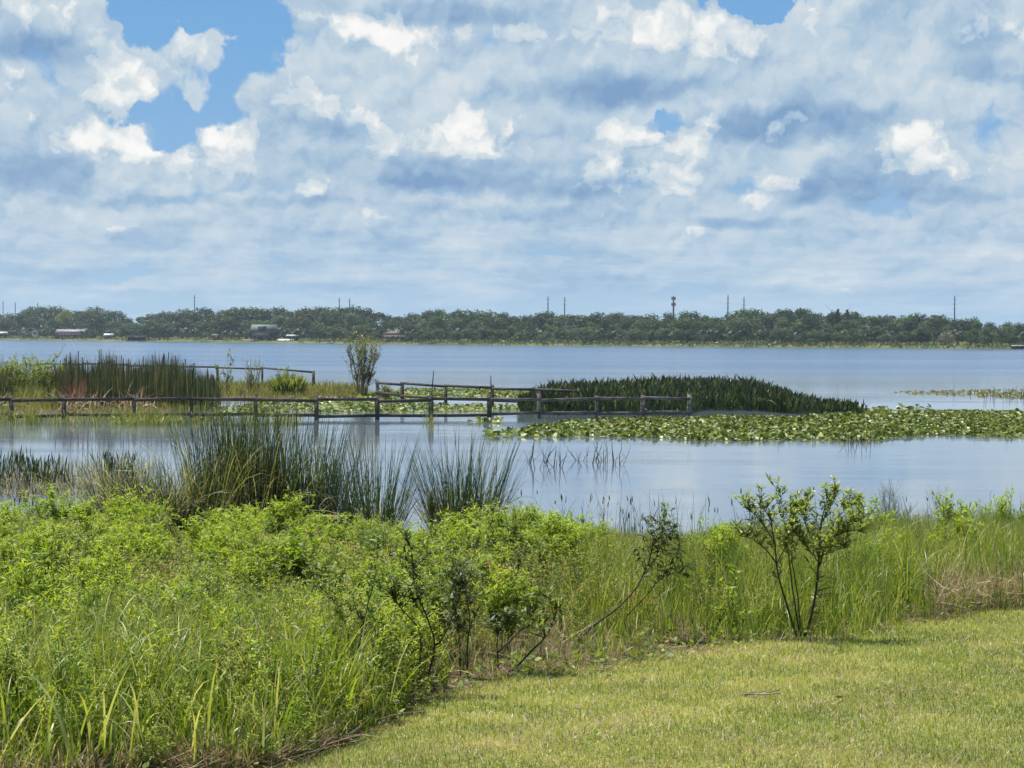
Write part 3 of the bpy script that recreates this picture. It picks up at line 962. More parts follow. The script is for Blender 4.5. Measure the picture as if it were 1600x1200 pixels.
# round white satellite dish on its stand
x_, y_, z_, mpp_ = place(55, 0, 30)
r = empty('satellite_dish', (x_, y_, z_)); tag(r, 'round white dish beside the grey green shed on the far left shore', 'satellite dish')
s = Soup(); V = [(0, 0.5, 2.6)]; f = []
for ring in (1, 2, 3):
    for k in range(16):
        a = k * math.pi / 8; V.append((math.cos(a) * ring * .62, 0.5 - ring * ring * 0.09, 2.6 + math.sin(a) * ring * .62))
for k in range(16):
    f.append((0, 1 + k, 1 + (k + 1) % 16))
    for ring in (0, 1):
        a, b = 1 + ring * 16 + k, 1 + ring * 16 + (k + 1) % 16
        f += [(a, b, b + 16), (a, b + 16, a + 16)]
s.add(np.array(V), np.array(f), np.full(len(V), .5), np.full(len(V), .5)); s.build('reflector', M['h_white'], r)
s = Soup(); tubes(s, np.array([[(0, .55, -0.2), (0, .55, 1.2), (0, .55, 2.4)]]), 0.12, sides=6); s.build('stand', M['pole'], r)


def utility_pole(px, ytop, extra, label, arms=3, grp='utility poles above the far shore trees', rad=0.34):
    x, y, z, mpp = place(px, 0, extra)
    zt = at(px, ytop, y).z
    r = empty('utility_pole', (x, y, z)); tag(r, label, 'utility pole', grp)
    s = Soup(); tubes(s, np.array([[(0, 0, -0.5), (0, 0, (zt - z) * .5), (0, 0, zt - z)]]), np.array([[rad, rad * .85, rad * .65]]), sides=8); s.build('shaft', M['pole'], r)
    for k in range(arms):
        box(Soup(), 0.0, 0, zt - z - 1.5 - k * 2.1, 2.2, 0.10, 0.10).build('crossarm', M['pole'], r)
    return r


for (px, yt, ex, lab, a) in ((5, 470, 190, 'leftmost tall utility pole above the far shore trees', 1), (24, 472, 200, 'utility pole second from the left above the far shore trees', 1), (59, 473, 210, 'short utility pole third from the left above the oaks', 1),
                             (94, 476, 220, 'short utility pole beside the pale lime green tree', 1), (304, 461, 190, 'lone tall utility pole between the boathouse and the green roofed house', 2),
                             (530, 465, 180, 'left of the two short poles topping the highest oaks', 1), (546, 466, 180, 'right of the two short poles topping the highest oaks', 1),
                             (856, 463, 200, 'left pole of the pair near the middle of the far shore', 2), (882, 464, 210, 'right pole of the pair near the middle of the far shore', 2),
                             (1137, 461, 200, 'left pole of the pair right of the cell tower', 3), (1162, 464, 215, 'right pole of the pair right of the cell tower', 2), (1491, 462, 200, 'lone tall utility pole near the right end of the far shore', 3)):
    utility_pole(px, yt, ex, lab, a)
x_, y_, z_, mpp_ = place(1052, 0, 190)
zt = at(1052, 463, y_).z - z_
r = empty('cell_tower', (x_, y_, z_)); tag(r, 'cell tower with a ring of antennas above the far shore trees', 'tower')
s = Soup(); tubes(s, np.array([[(0, 0, -0.5), (0, 0, zt * .5), (0, 0, zt)]]), np.array([[0.5, 0.42, 0.32]]), sides=10); s.build('mast', M['pole'], r)
for zz in (zt - 0.9, zt - 3.6):
    for k in range(6):
        a = k * math.pi / 3
        box(Soup(), math.cos(a) * .9, math.sin(a) * .9, zz, 0.26, 0.2, 1.4, a).build('antenna', M['pole'], r)
    s = Soup()
    for k in range(3): box(s, 0, 0, zz, 1.9, 0.1, 0.1, k * math.pi / 3)
    s.build('platform', M['pole'], r)

# ------------------------------------------------------------------ fences in the shallows
def fence(name, pts, label, rails=(1.03, 0.24), post_h=1.26, rail_mat=None, posts=True, bed=-0.85, pw=0.2, tall=None):
    """pts: (x, y) of the posts; each post and each rail board a part"""
    root = empty(name, (pts[0][0], pts[0][1], 0)); tag(root, label, 'fence')
    ox, oy = pts[0]
    for k, (x, y) in enumerate(pts):
        h = post_h + random.uniform(-.10, .07)
        w = pw * random.uniform(.8, 1.2)
        s = Soup(); box(s, x - ox, y - oy, (h + bed) / 2, w, w, h - bed, random.uniform(-.15, .15))
        box(s, x - ox, y - oy, h + 0.02, w * .7, w * .7, 0.05)
        s.build('post', M['wood'] if rail_mat is None else rail_mat, root)
    for k in range(len(pts) - 1):
        (x0, y0), (x1, y1) = pts[k], pts[k + 1]
        a = math.atan2(y1 - y0, x1 - x0); L = math.hypot(x1 - x0, y1 - y0)
        for z in rails:
            dz = random.uniform(-.055, .055)
            s = Soup()
            v = box(s, 0, 0, 0, L * 0.995, 0.06, 0.165)
            c, sn = math.cos(a), math.sin(a)
            vv = s.v[0]; sg = random.uniform(-.045, .045)
            vv[:, 2] += vv[:, 0] / L * sg * 2
            off = -0.14
            xx = vv[:, 0] * c - (vv[:, 1] + off) * sn + (x0 + x1) / 2 - ox
            yy = vv[:, 0] * sn + (vv[:, 1] + off) * c + (y0 + y1) / 2 - oy
            s.v[0] = np.stack([xx, yy, vv[:, 2] + z + dz], 1)
            s.build('rail', rail_mat or M['wood'], root)
    return root


def wpt(px, d):
    return ((px - 800) / F * d, d)


NP = [(-150, 112), (-60, 112.5), (18, 113), (100, 113.5), (210, 114), (300, 114.5), (400, 115), (495, 115.5), (590, 116), (674, 116.5), (765, 117.5)]
fence('board_fence', [wpt(a, b) for a, b in NP], 'long dark two rail board fence standing in the water left of the lily pads')
fence('board_fence', [wpt(a, b) for a, b in [(765.5, 117.9), (843, 118.6), (933, 119.6), (1005, 120.4), (1078, 121)]], 'greyer end of the board fence, coloured as sunlit, before the dark pickerelweed', rail_mat=M['wood_sunlit'])
fence('back_fence', [wpt(a, b) for a, b in [(590, 152), (629, 146), (697, 141), (770, 137.5), (840, 134.5), (905, 131.5)]], 'dark back fence rail meeting the pickerelweed bed, behind the long fence', rails=(1.17, 0.42), post_h=1.25)
fence('back_fence', [wpt(a, b) for a, b in [(60, 226), (130, 224), (200, 219), (270, 212), (340, 206), (410, 200), (490, 184)]], 'broken off back fence section behind the cattails ending in a tall post', rails=(1.30,), post_h=1.40, bed=-0.5)
# thin leaning stakes
for px, d, h, lean, lab in ((673, 138.5, 2.2, 0.06, 'thin dark stake rising behind the long fence, left of two'), (769, 136.0, 1.95, -0.03, 'thin dark stake rising behind the long fence, right of two')):
    x, y = wpt(px, d)
    s = Soup(); P = stems(np.array([[0, 0, -0.7]]), 1.57, lean, 0, h + 0.7, 6, 0.012); tubes(s, P, np.linspace(0.06, 0.03, 6)[None], sides=6)
    o = s.build('wooden_stake', M['wood']); o.location = (x, y, 0); tag(o, lab, 'stake')
    for k in range(3): pass


# ------------------------------------------------------------------ marsh on the spit
def in_px(x, y):
    return 800 + x / y * F


def spit_pts(n, pxr, yr):
    x = []; 
    y = U(yr[0], yr[1], n * 3); px = U(pxr[0], pxr[1], n * 3)
    x = (px - 800) / F * y
    k = spit_mask(x, y) > 0.45
    x, y = x[k][:n], y[k][:n]
    return np.stack([x, y, ground_z(x, y) - 0.05], 1)


s = Soup()
b = spit_pts(26000, (-260, 620), (120, 214)); n = len(b)
px = in_px(b[:, 0], b[:, 1])
ht = np.where(px < 95, 1.15, np.where(px < 330, 0.55, 0.62)) * U(.6, 1.25, n) * (0.8 + 0.3 * np.sin(b[:, 0] * 1.1) * np.sin(b[:, 1] * 0.35))
blades(s, b, U(0, 6.3, n), U(0, .25, n), U(.1, 1.0, n), ht, U(.03, .06, n), 3)
o = s.build('marsh_grass', M['spit']); tag(o, 'yellow green marsh grass covering the low spit behind the long fence', 'marsh grass', None, 'stuff')

# cattails
s = Soup()
pxs = np.concatenate([U(88, 330, 950), rng.normal(105, 12, 160), rng.normal(170, 12, 200), rng.normal(255, 30, 320), U(-240, 20, 260), U(318, 345, 30), U(-10, 12, 60)])
n = len(pxs); d = U(128, 172, n)
prof = np.interp(pxs, [-240, 0, 20, 88, 105, 125, 140, 165, 180, 215, 240, 255, 285, 300, 320, 345], [548, 545, 570, 565, 548, 545, 556, 537, 545, 556, 540, 547, 546, 556, 572, 575])
hor = 518.5 + pxs / 1600 * 7
ztop = EYE - d * (prof - hor) / F
hh = np.clip(ztop, 0.9, 3.6) * (0.42 + 0.58 * rng.random(n) ** 0.6)
b = np.stack([(pxs - 800) / F * d, d, np.zeros(n)], 1)
b5 = np.repeat(b, 5, 0); b5[:, :2] += rng.normal(0, 0.07, (n * 5, 2))
h5 = np.repeat(hh, 5) * U(.5, 1.05, n * 5)
blades(s, b5, U(0, 6.3, n * 5), U(0, .10, n * 5), U(0, .28, n * 5), h5, U(.035, .065, n * 5), 4)
o = s.build('cattail_reeds', M['cattail']); tag(o, 'dense stand of tall dark green cattails on the left spit', 'cattails', None, 'stuff')
# brown seed heads above the cattails
s = Soup(); k = rng.choice(n, 90, False)
P = stems(b[k], U(0, 6, 90), U(0, .08, 90), .03, hh[k] * 0.98, 5, 0.01); tubes(s, P, np.broadcast_to([.012, .012, .01, .03, .03], (90, 5)), sides=4)
o = s.build('cattail_heads', M['twig']); tag(o, 'dark brown cattail seed heads above the left cattail stand', 'seed heads', None, 'stuff')
# dead leaves broken over at the waterline
s = Soup()
pxs = np.concatenate([rng.normal(115, 16, 120), U(140, 200, 60), rng.normal(215, 18, 110), U(30, 80, 30), U(-200, 10, 60), rng.normal(4, 6, 20)])
n = len(pxs); d = U(122.5, 131, n)
b = np.stack([(pxs - 800) / F * d, d, U(0.0, .5, n)], 1)
blades(s, b, U(0, 6.3, n), U(.1, 1.5, n), U(-.2, 1.2, n), U(.5, 1.5, n), U(.04, .08, n), 4)
o = s.build('dead_reed_leaves', M['straw']); tag(o, 'bleached dead reed leaves broken over in front of the cattails', 'dead leaves', None, 'stuff')
s = Soup(); n = 260; pxs = rng.normal(118, 11, n); d = U(126, 133, n)
b = np.stack([(pxs - 800) / F * d, d, U(0.0, .4, n)], 1)
blades(s, b, U(0, 6.3, n), U(.0, .5, n), U(0, .8, n), U(1.0, 2.0, n), U(.03, .06, n), 4)
M['russet'] = leaf_mat('russet_dead_leaf', [(0, (0.09, 0.035, 0.02)), (1, (0.25, 0.12, 0.07))], 0.2, rough=0.7)
o = s.build('russet_reeds', M['russet']); tag(o, 'patch of russet dead reeds at the left end of the cattail stand', 'dead reeds', None, 'stuff')


# ------------------------------------------------------------------ shrubs: stems with leaves
def bush_soups(seed, nst=10, H=1.0, spread=.5, bend=.3, twigs=4, leaves=12, leafL=.09, leafW=.016, r0=.006, start=.3, base_r=.06, drop=.5, lean=.12, droop_t=0.25, tuft=0, leaf_from=0.0):
    """returns (stem soup, leaf soup) of a leafy shrub about H high"""
    global rng
    keep = rng; rng = np.random.default_rng(seed)
    st, lf = Soup(), Soup()
    a0 = U(0, 6.28, nst)
    base = np.stack([np.sin(a0), np.cos(a0), np.zeros(nst)], 1) * (U(.2, 1, nst) * base_r)[:, None]
    Ls = H * U(.72, 1.08, nst)
    P = stems(base, a0 + rng.normal(0, .4, nst), U(.02, spread, nst), U(-bend, bend, nst), Ls, 8, .03)
    tubes(st, P, np.broadcast_to(np.linspace(1, .35, 8) * r0, (nst, 8)), sides=4)
    tips = [P[:, -1]]
    all_lines = [P]
    if twigs:
        t = U(start, .95, (nst * twigs)).reshape(nst, twigs)
        tb = along(P, t).reshape(-1, 3); nt = len(tb)
        Q = stems(tb, U(0, 6.28, nt), U(.35, 1.05, nt), U(-.5, -.1, nt), H * U(.14, .34, nt), 5, .04)
        tubes(st, Q, np.broadcast_to(np.linspace(.5, .2, 5) * r0, (nt, 5)), sides=3)
        tt = U(0.05, 1, (nt * leaves)).reshape(nt, leaves)
        lb = along(Q, tt).reshape(-1, 3)
    else:
        lb = np.empty((0, 3))
    tt = U(start, 1, nst * leaves * 2).reshape(nst, -1)
    lb = np.concatenate([lb, along(P, tt).reshape(-1, 3)])
    if tuft:
        ends = P[:, -1] if not twigs else np.concatenate([P[:, -1], Q[:, -1]])
        lb = np.concatenate([lb, np.repeat(ends, tuft, 0)])
    if leaf_from:
        lb = lb[lb[:, 2] > leaf_from * H * U(.8, 1.2, len(lb))]
    n = len(lb)
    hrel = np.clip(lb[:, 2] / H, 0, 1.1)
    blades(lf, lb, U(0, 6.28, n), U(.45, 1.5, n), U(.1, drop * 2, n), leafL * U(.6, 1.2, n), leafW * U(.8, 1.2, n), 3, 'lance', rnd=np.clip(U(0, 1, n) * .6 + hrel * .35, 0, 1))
    rng = keep
    return st, lf


def shrub(name, st, lf, smat, lmat, loc, rz=0, sc=1.0, label=None, cat='shrub', group=None, leafname='foliage'):
    r = empty(name, loc, rz); r.scale = (sc, sc, sc) if not isinstance(sc, tuple) else sc
    st.build('stem', smat, r); lf.build(leafname, lmat, r)
    tag(r, label, cat, group)
    return r


def gz(x, y):
    return float(ground_z(x, y))


M['willow_bright'] = leaf_mat('pale_willow_leaf', [(0, (0.09, 0.15, 0.03)), (0.5, (0.16, 0.22, 0.05)), (1, (0.31, 0.35, 0.11))], 0.5, rough=.55, spec=.2)
# tall sparse shrub on the spit
x, y = wpt(566, 160)
st, lf = bush_soups(31, 18, 4.3, .50, .3, 8, 14, .24, .065, .03, .22, .35, .6)
shrub('willow_shrub', st, lf, M['tan_stem'], M['willow'], (x, y, 0.0), 0, 1.0, 'tall thin leaved shrub with many bare stems on the spit behind the fence')
x, y = wpt(450, 158)
st, lf = bush_soups(32, 14, 1.9, .5, .3, 4, 6, .26, .05, .02, .1, .6, .6)
n = 900; a_ = U(0, 6.28, n); q_ = np.sqrt(rng.random(n)) * 1.3
blades(lf, np.stack([np.sin(a_) * q_, np.cos(a_) * q_, U(0, .9, n)], 1), a_, U(0, .6, n), U(0, .8, n), U(.5, 1.2, n) * (1.25 - q_ * .45), .07, 3, 'lance')
shrub('marsh_bush', st, lf, M['green_stem'], M['willow_bright'], (x, y, 0.0), 0, 1.0, 'bright green rounded bush on the spit below the broken fence')
x, y = wpt(394, 162)
st, lf = bush_soups(33, 12, 2.6, .3, .25, 4, 10, .22, .04, .02, .1, .4, .6)
shrub('marsh_bush', st, lf, M['green_stem'], M['spit'], (x, y, 0.0), 0, (1.0, 1.0, 1.0), 'taller feathery green bush on the spit, left of the rounded one')
x, y = wpt(608, 151)
st, lf = bush_soups(34, 12, 1.0, .5, .25, 4, 10, .2, .04, .02, .1, .3, .6)
shrub('marsh_bush', st, lf, M['tan_stem'], M['willow'], (x, y, 0.0), 0, (1.3, 1.3, 1.0), 'low rusty tinged bush at the right foot of the tall spit shrub')
for px, d, h, w, lab in ((22, 150, 2.4, 1.1, 'pale green willow bush at the left edge of the spit'), (62, 154, 2.7, 1.3, 'broad pale green bush on the spit left of the cattails'), (4, 138, 2.3, .8, 'dark stemmed leafy bush at the left edge beside the fence'), (82, 146, 2.3, 1.0, 'pale green bush touching the left side of the cattails'),
                         (350, 158, 2.7, .6, 'thin wispy weed right of the cattail stand'), (-60, 150, 2.6, 1.4, None)):
    x, y = wpt(px, d)
    st, lf = bush_soups(140 + px, 20 if w > .7 else 4, h * 1.1, .4 * w, .3, 6, 14, .24, .055, .014, .1, .7 * w, .6)
    shrub('marsh_bush', st, lf, M['green_stem'], M['willow_bright'], (x, y, 0.0), 0, 1.0, lab or 'pale green bush beyond the left end of the fence')


s = Soup(); px = np.concatenate([U(-200, 60, 1100), rng.normal(225, 30, 900), U(40, 470, 1100), rng.normal(672, 5, 40)]); n = len(px); d = U(106, 117, n)
b = np.stack([(px - 800) / F * d, d, np.full(n, -.05)], 1)
blades(s, b, U(0, 6.3, n), U(0, .5, n), U(0, 1.4, n), U(.3, 1.15, n) * np.where(px < 60, 1.15, .85), U(.02, .045, n), 4)
o = s.build('fence_foot_grass', M['spit']); tag(o, 'marsh grass growing up through and in front of the long fence', 'marsh grass', None, 'stuff')

# ------------------------------------------------------------------ lily pads
def in_poly(x, y, poly):
    c = np.zeros(len(x), bool); n = len(poly)
    for i in range(n):
        (x0, y0), (x1, y1) = poly[i], poly[(i + 1) % n]
        k = ((y0 > y) != (y1 > y)) & (x < (x1 - x0) * (y - y0) / (y1 - y0 + 1e-9) + x0)
        c ^= k
    return c


def scatter(polypx, n, wob=0.6):
    poly = [tuple(on_water(a, b).xy) for a, b in polypx]
    P = np.array(poly)
    out = []
    tot = 0
    while tot < n:
        x = U(P[:, 0].min(), P[:, 0].max(), n * 2); y = U(P[:, 1].min(), P[:, 1].max(), n * 2)
        k = in_poly(x + wob * np.sin(y * 1.3), y + wob * 1.6 * np.sin(x * .9), poly)
        gap = np.sin(x * .8 + 2 * np.sin(y * .21)) * np.sin(y * .33 + x * .2)
        k &= (gap > -0.72) | (rng.random(len(x)) < .35)
        out.append(np.stack([x[k], y[k]], 1)); tot += k.sum()
    return np.concatenate(out)[:n]


def pads(pts, rad, lift, tilt, flat=0.3):
    """floating and raised leaves: notched discs, cupped and tilted"""
    n = len(pts); s = Soup(); A = 9
    ang = np.linspace(0.25, 2 * math.pi - 0.25, A)
    r = rad * U(.6, 1.25, n)
    isflat = rng.random(n) < flat
    cup = np.where(isflat, .02, U(.05, .5, n))
    fold = np.where(isflat, 0, rng.random(n) ** 2 * .9)
    X = np.cos(ang)[None] * r[:, None]; Y = np.sin(ang)[None] * r[:, None] * .86
    Z = (np.sin(ang)[None] ** 2) * (r * cup)[:, None] + np.abs(Y) * fold[:, None]
    Y = Y * (1 - fold[:, None] * .4)
    L = np.stack([X, Y, Z], -1)
    L = np.concatenate([np.zeros((n, 1, 3)), L], 1)
    tl = np.where(isflat, U(0, .06, n), np.abs(rng.normal(0, tilt, n)))
    c, sn = np.cos(tl)[:, None], np.sin(tl)[:, None]
    x1 = L[..., 0] * c + L[..., 2] * sn; z1 = -L[..., 0] * sn + L[..., 2] * c
    a = U(0, 6.28, n); ca, sa = np.cos(a)[:, None], np.sin(a)[:, None]
    V = np.stack([x1 * ca - L[..., 1] * sa, x1 * sa + L[..., 1] * ca, z1], -1)
    base = np.stack([pts[:, 0], pts[:, 1], np.where(isflat, .012, lift * rng.random(n) + r * np.sin(tl) * .7)], 1)
    V = V + base[:, None]
    f = np.array([(0, k, k + 1) for k in range(1, A)])[None] + (np.arange(n) * (A + 1))[:, None, None]
    s.add(V, f, np.repeat(rng.random(n)[:, None], A + 1, 1), np.full((n, A + 1), .5))
    return s


NEARBED = [(806, 676), (842, 666), (900, 659), (1000, 656), (1085, 654), (1250, 653), (1345, 643), (1600, 646), (1900, 648), (1950, 686), (1600, 682), (1450, 681), (1300, 689), (1100, 689), (950, 683), (830, 681)]
pts = scatter(NEARBED, 40000)
o = pads(pts, .115, .06, .6, .3).build('lily_pads', M['pad']); tag(o, 'broad bed of curled green and pale lily pads in front of the pickerelweed', 'lily pads', None, 'stuff')
INNER = [(330, 640), (445, 626), (560, 616), (640, 608), (760, 608), (860, 610), (860, 622), (700, 621), (645, 629), (700, 633), (850, 634), (850, 643), (640, 645), (450, 646), (330, 650)]
pts = scatter(INNER, 8500, .3)
o = pads(pts, .13, .04, .35, .5).build('lily_pads', M['pad']); tag(o, 'yellow green lily pads floating between the two fences', 'lily pads', None, 'stuff')
M['padbrown'] = leaf_mat('fading_lily_pad', [(0, (0.08, 0.10, 0.02)), (0.6, (0.18, 0.18, 0.06)), (1, (0.32, 0.28, 0.15))], 0.25, rough=0.35)
pts = scatter([(1385, 612.5), (1450, 610), (1600, 609), (1900, 608), (1900, 626), (1600, 623), (1500, 619), (1430, 616)], 5200, .5)
o = pads(pts, .13, .02, .12, .75).build('lily_pads', M['padbrown']); tag(o, 'thin strip of brownish lily pads at the right edge far out', 'lily pads', None, 'stuff')
pts = np.concatenate([scatter([(733, 658), (783, 657), (783, 662), (733, 661)], 45, .1), scatter([(752, 676), (800, 673), (830, 684), (765, 684)], 60, .1), scatter([(150, 660), (330, 655), (330, 664), (180, 663)], 60, .1),
                      scatter([(1560, 640), (1600, 640), (1600, 660), (1540, 655)], 60, .3), scatter([(1330, 636), (1450, 636), (1450, 644), (1330, 644)], 60, .3)])
o = pads(pts, .2, .06, .4, .5).build('drifting_lily_pads', M['pad']); tag(o, 'few loose lily pads drifting on open water around the main bed', 'lily pads', None, 'stuff')

# ------------------------------------------------------------------ pickerelweed bed
BACK = np.array([(815, 131), (850, 158), (920, 166), (1000, 180), (1100, 188), (1170, 180), (1210, 160), (1260, 141), (1300, 136), (1352, 128.5)])
FRONT = np.array([(815, 129), (850, 123.5), (1078, 123.5), (1100, 131), (1180, 131), (1250, 126), (1352, 125.5)])
n = 12000
px = U(815, 1352, n); bk = np.interp(px, BACK[:, 0], BACK[:, 1]); fr = np.interp(px, FRONT[:, 0], FRONT[:, 1])
y = fr + (bk - fr) * rng.random(n)
keep = (px < 1240) | (rng.random(n) < np.interp(px, [1225, 1260, 1352], [1.0, .22, .06]))
px, y = px[keep], y[keep]; n = len(px)
b = np.stack([(px - 800) / F * y, y, np.full(n, -.05)], 1)
hgt = .98 * U(.62, 1.12, n) * (1 + .2 * np.sin(b[:, 0] * 1.7) * np.sin(y * .5) + .13 * np.sin(b[:, 0] * 4.1 + y)) * np.interp(px, [815, 870, 1180, 1240, 1352], [.75, 1.05, 1.05, .8, .68])
s = Soup()
for k in range(3):
    blades(s, b + np.stack([rng.normal(0, .06, n), rng.normal(0, .06, n), np.zeros(n)], 1), U(0, 6.3, n), U(0, .26, n), U(0, .7, n), hgt * U(.5, 1.28, n), U(.09, .17, n), 5, 'spear', twist=U(-1.5, 1.5, n))
kk = rng.random(n) < .14
blades(s, b[kk], U(0, 6.3, kk.sum()), U(0, .3, kk.sum()), U(.2, 1.6, kk.sum()), hgt[kk] * 1.15, .06, 5, 'spear', rnd=.99)
o = s.build('pickerelweed', M['pickerel']); tag(o, 'dense dark green pickerelweed bed behind the end of the board fence', 'pickerelweed', None, 'stuff')

# small dark spikes on the left shallows and their reddish feet
s = Soup(); n = 690
px = np.concatenate([U(-200, 210, 560), U(-200, 90, 130)]); d = np.concatenate([U(60.5, 76, 560), U(54, 60, 130)])
b = np.stack([(px - 800) / F * d, d, np.full(n, -.05)], 1)
keep = (np.sin(b[:, 0] * 1.2 + d * .3) > -.75) & ~((px < 110) & (d > 55) & (d < 60.5)); b = b[keep]; n = len(b); px = px[keep]
for k in range(3):
    blades(s, b + rng.normal(0, .05, (n, 3)) * (1, 1, 0), U(0, 6.3, n), U(0, .2, n), U(0, .5, n), U(.25, .8, n), U(.025, .05, n), 5, 'spear', twist=U(-1.5, 1.5, n))
o = s.build('water_spikes', M['pickerel']); tag(o, 'dark spiky water weeds in the left shallows beside the sedge clump', 'water weeds', None, 'stuff')
s = Soup(); n = 1500; px = U(-200, 230, n); d = U(60, 72, n)
b = np.stack([(px - 800) / F * d, d, np.zeros(n)], 1)
blades(s, b, U(0, 6.3, n), U(.3, 1.5, n), U(.1, .9, n), U(.15, .4, n), U(.02, .04, n), 3)
o = s.build('reddish_stubble', M['russet']); tag(o, 'reddish dead stubble at the feet of the left water weeds', 'dead weeds', None, 'stuff')

s = Soup(); n = 3600; px = U(-250, 250, n); d = U(59, 78, n)
b = np.stack([(px - 800) / F * d, d, np.full(n, -.05)], 1); b = b[(np.sin(b[:, 0] * .9 + 1) + np.sin(d * .8) > -.6)]; n = len(b)
blades(s, b, U(0, 6.3, n), U(0, .5, n), U(0, 1.5, n), U(.2, .6, n), U(.010, .022, n), 4)
o = s.build('shallow_marsh_grass', M['palegrass']); tag(o, 'thin marsh grass spreading over the left shallows among the spikes', 'marsh grass', None, 'stuff')

# right margin reeds in the far right shallows
s = Soup(); n = 110; px = U(1515, 1800, n); d = U(158, 168, n)
b = np.stack([(px - 800) / F * d, d, np.zeros(n)], 1)
blades(s, b, U(0, 6.3, n), U(0, .15, n), U(0, .6, n), U(.4, 1.0, n), U(.03, .06, n), 3)
o = s.build('sparse_reeds', M['cattail']); tag(o, 'sparse short reeds poking through the brownish pads at far right', 'reeds', None, 'stuff')
# stems standing among the near pads
s = Soup(); n = 46; px = np.concatenate([U(1310, 1370, 14), U(1140, 1160, 8), U(820, 1600, 24)]); d = np.concatenate([U(91, 94, 14), U(97, 112, 8), U(95, 125, 24)])
b = np.stack([(px - 800) / F * d, d, np.full(n, -.1)], 1)
P = stems(b, U(0, 6, n), U(.05, .5, n), U(-.2, .5, n), U(.3, .9, n), 5, .03); P2 = P
tubes(s, P, np.broadcast_to([.014, .013, .012, .01, .006], (n, 5)), sides=4)
o = s.build('bare_water_stems', M['twig']); tag(o, 'thin bare dark stems poking up along the edge of the lily pads', 'stems', None, 'stuff')


# ------------------------------------------------------------------ drowned twigs, two clumps
def drowned(pxr, d, n, label, seed, slant):
    global rng
    keep = rng; rng = np.random.default_rng(seed)
    px = U(*pxr, n); y = d + U(-1.5, 2.5, n)
    ox = (pxr[0] + pxr[1]) / 2; ox = (ox - 800) / F * d
    b = np.stack([(px - 800) / F * y - ox, y - d, np.full(n, -.25)], 1)
    r = empty('drowned_twigs', (ox, d, 0)); tag(r, label, 'dead branch', 'drowned twigs in the open water')
    az_ = np.where(rng.random(n) < .75, 1.57, -1.57) + rng.normal(0, .5, n)
    P = stems(b, az_, U(.05, slant, n) * rng.random(n) ** .5, U(-.3, .3, n), U(.45, 1.3, n), 7, .06)
    for i in range(n):
        s = Soup(); tubes(s, P[i:i + 1], np.linspace(.018, .005, 7)[None] * rng.uniform(.6, 1.3), sides=4); tw = s.build('twig', M['twig'], r)
        if i % 2:
            s = Soup(); Q = stems(P[i, 3:4], U(0, 6, 1), U(.3, 1.0, 1), .1, U(.3, .5, 1), 4, .04)
            tubes(s, Q, np.linspace(.008, .004, 4)[None], sides=3); s.build('side_shoot', M['twig'], tw)
    rng = keep


drowned((826, 880), 75.5, 20, 'left clump of thin bare twigs rising from open water', 5, .9)
drowned((900, 972), 77, 24, 'right clump of thin bare twigs rising from open water', 6, .7)


# ------------------------------------------------------------------ rush clumps at the near waterline
def rush_clump(px, d, n, L, spread, label, seed, mat='rush', bendr=(.0, .35), W=(.015, .028), rad=.45, dry=30, dome=None, z0=-.15, name='rush_clump', azb=None, n2=0, rx=1.0):
    global rng
    keep = rng; rng = np.random.default_rng(seed)
    x, y = wpt(px, d)
    r = empty(name, (x, y, 0)); tag(r, label, 'rush clump', 'rush and sedge clumps along the near waterline')
    a = U(0, 6.28, n); q = np.sqrt(rng.random(n)) * rad
    b = np.stack([np.sin(a) * q * rx, np.cos(a) * q, np.full(n, z0)], 1)
    s = Soup()
    lean = spread * (q / rad) ** .8 * U(.5, 1.15, n)
    blades(s, b, a + rng.normal(0, .7, n), lean + np.abs(rng.normal(0, .07, n)), U(*bendr, n) * U(.3, 1.5, n), L * U(.4, 1.05, n) * (1 - .15 * lean), U(*W, n), 6, 'rush', power=2.0)
    if mat == 'rush':
        m_ = n // 5                                                # bent and broken blades
        a = U(0, 6.28, m_); q = np.sqrt(rng.random(m_)) * rad
        b = np.stack([np.sin(a) * q * rx, np.cos(a) * q, np.full(m_, z0)], 1)
        blades(s, b, a + rng.normal(0, 1.2, m_), U(.1, .8, m_), U(.6, 2.4, m_), L * U(.35, .9, m_), U(*W, m_), 7, 'rush', power=U(1.5, 3, 1)[0])
    s.build('blades', M[mat], r)
    if dry:
        a = U(0, 6.28, dry); q = U(.3, 1, dry) * rad
        b = np.stack([np.sin(a) * q * rx, np.cos(a) * q, U(0, .3, dry)], 1)
        s = Soup(); blades(s, b, a + rng.normal(0, .5, dry), U(.2, .9, dry), U(.8, 2.6, dry), L * U(.25, .6, dry), U(.018, .035, dry), 6, 'grass', power=1.3)
        s.build('dry_blades', M['straw'], r)
    rng = keep
    return r


rush_clump(350, 51, 560, 3.3, .22, 'tall dark rush clump, left half of the biggest stand', 51, rad=.75, dry=34, rx=1.1)
rush_clump(395, 51.5, 520, 3.35, .17, 'tall dark rush clump in the centre of the biggest stand', 52, rad=.8, dry=30, rx=1.0)
rush_clump(462, 51.5, 560, 3.25, .26, 'tall dark rush clump, right half of the biggest stand', 56, rad=.8, dry=34, rx=1.1)
rush_clump(588, 49, 300, 2.85, .55, 'open fan shaped rush clump between the two dense ones', 53, rad=.6, dry=20, bendr=(0, .12))
rush_clump(727, 50, 560, 2.8, .48, 'rush clump with brown dead base left of the open water', 54, rad=.75, dry=60, bendr=(0, .22), W=(.014, .026))
rush_clump(268, 50, 620, 2.2, .75, 'loose dark sedge clump left of the biggest rush stand', 55, rad=.7, dry=40, bendr=(.1, .8))
rush_clump(318, 50.2, 230, 3.0, .34, 'pale tipped arching sedge behind the left side of the biggest stand', 57, mat='palegrass', rad=.6, dry=0, bendr=(.4, 1.9), W=(.014, .026), name='sedge_clump')
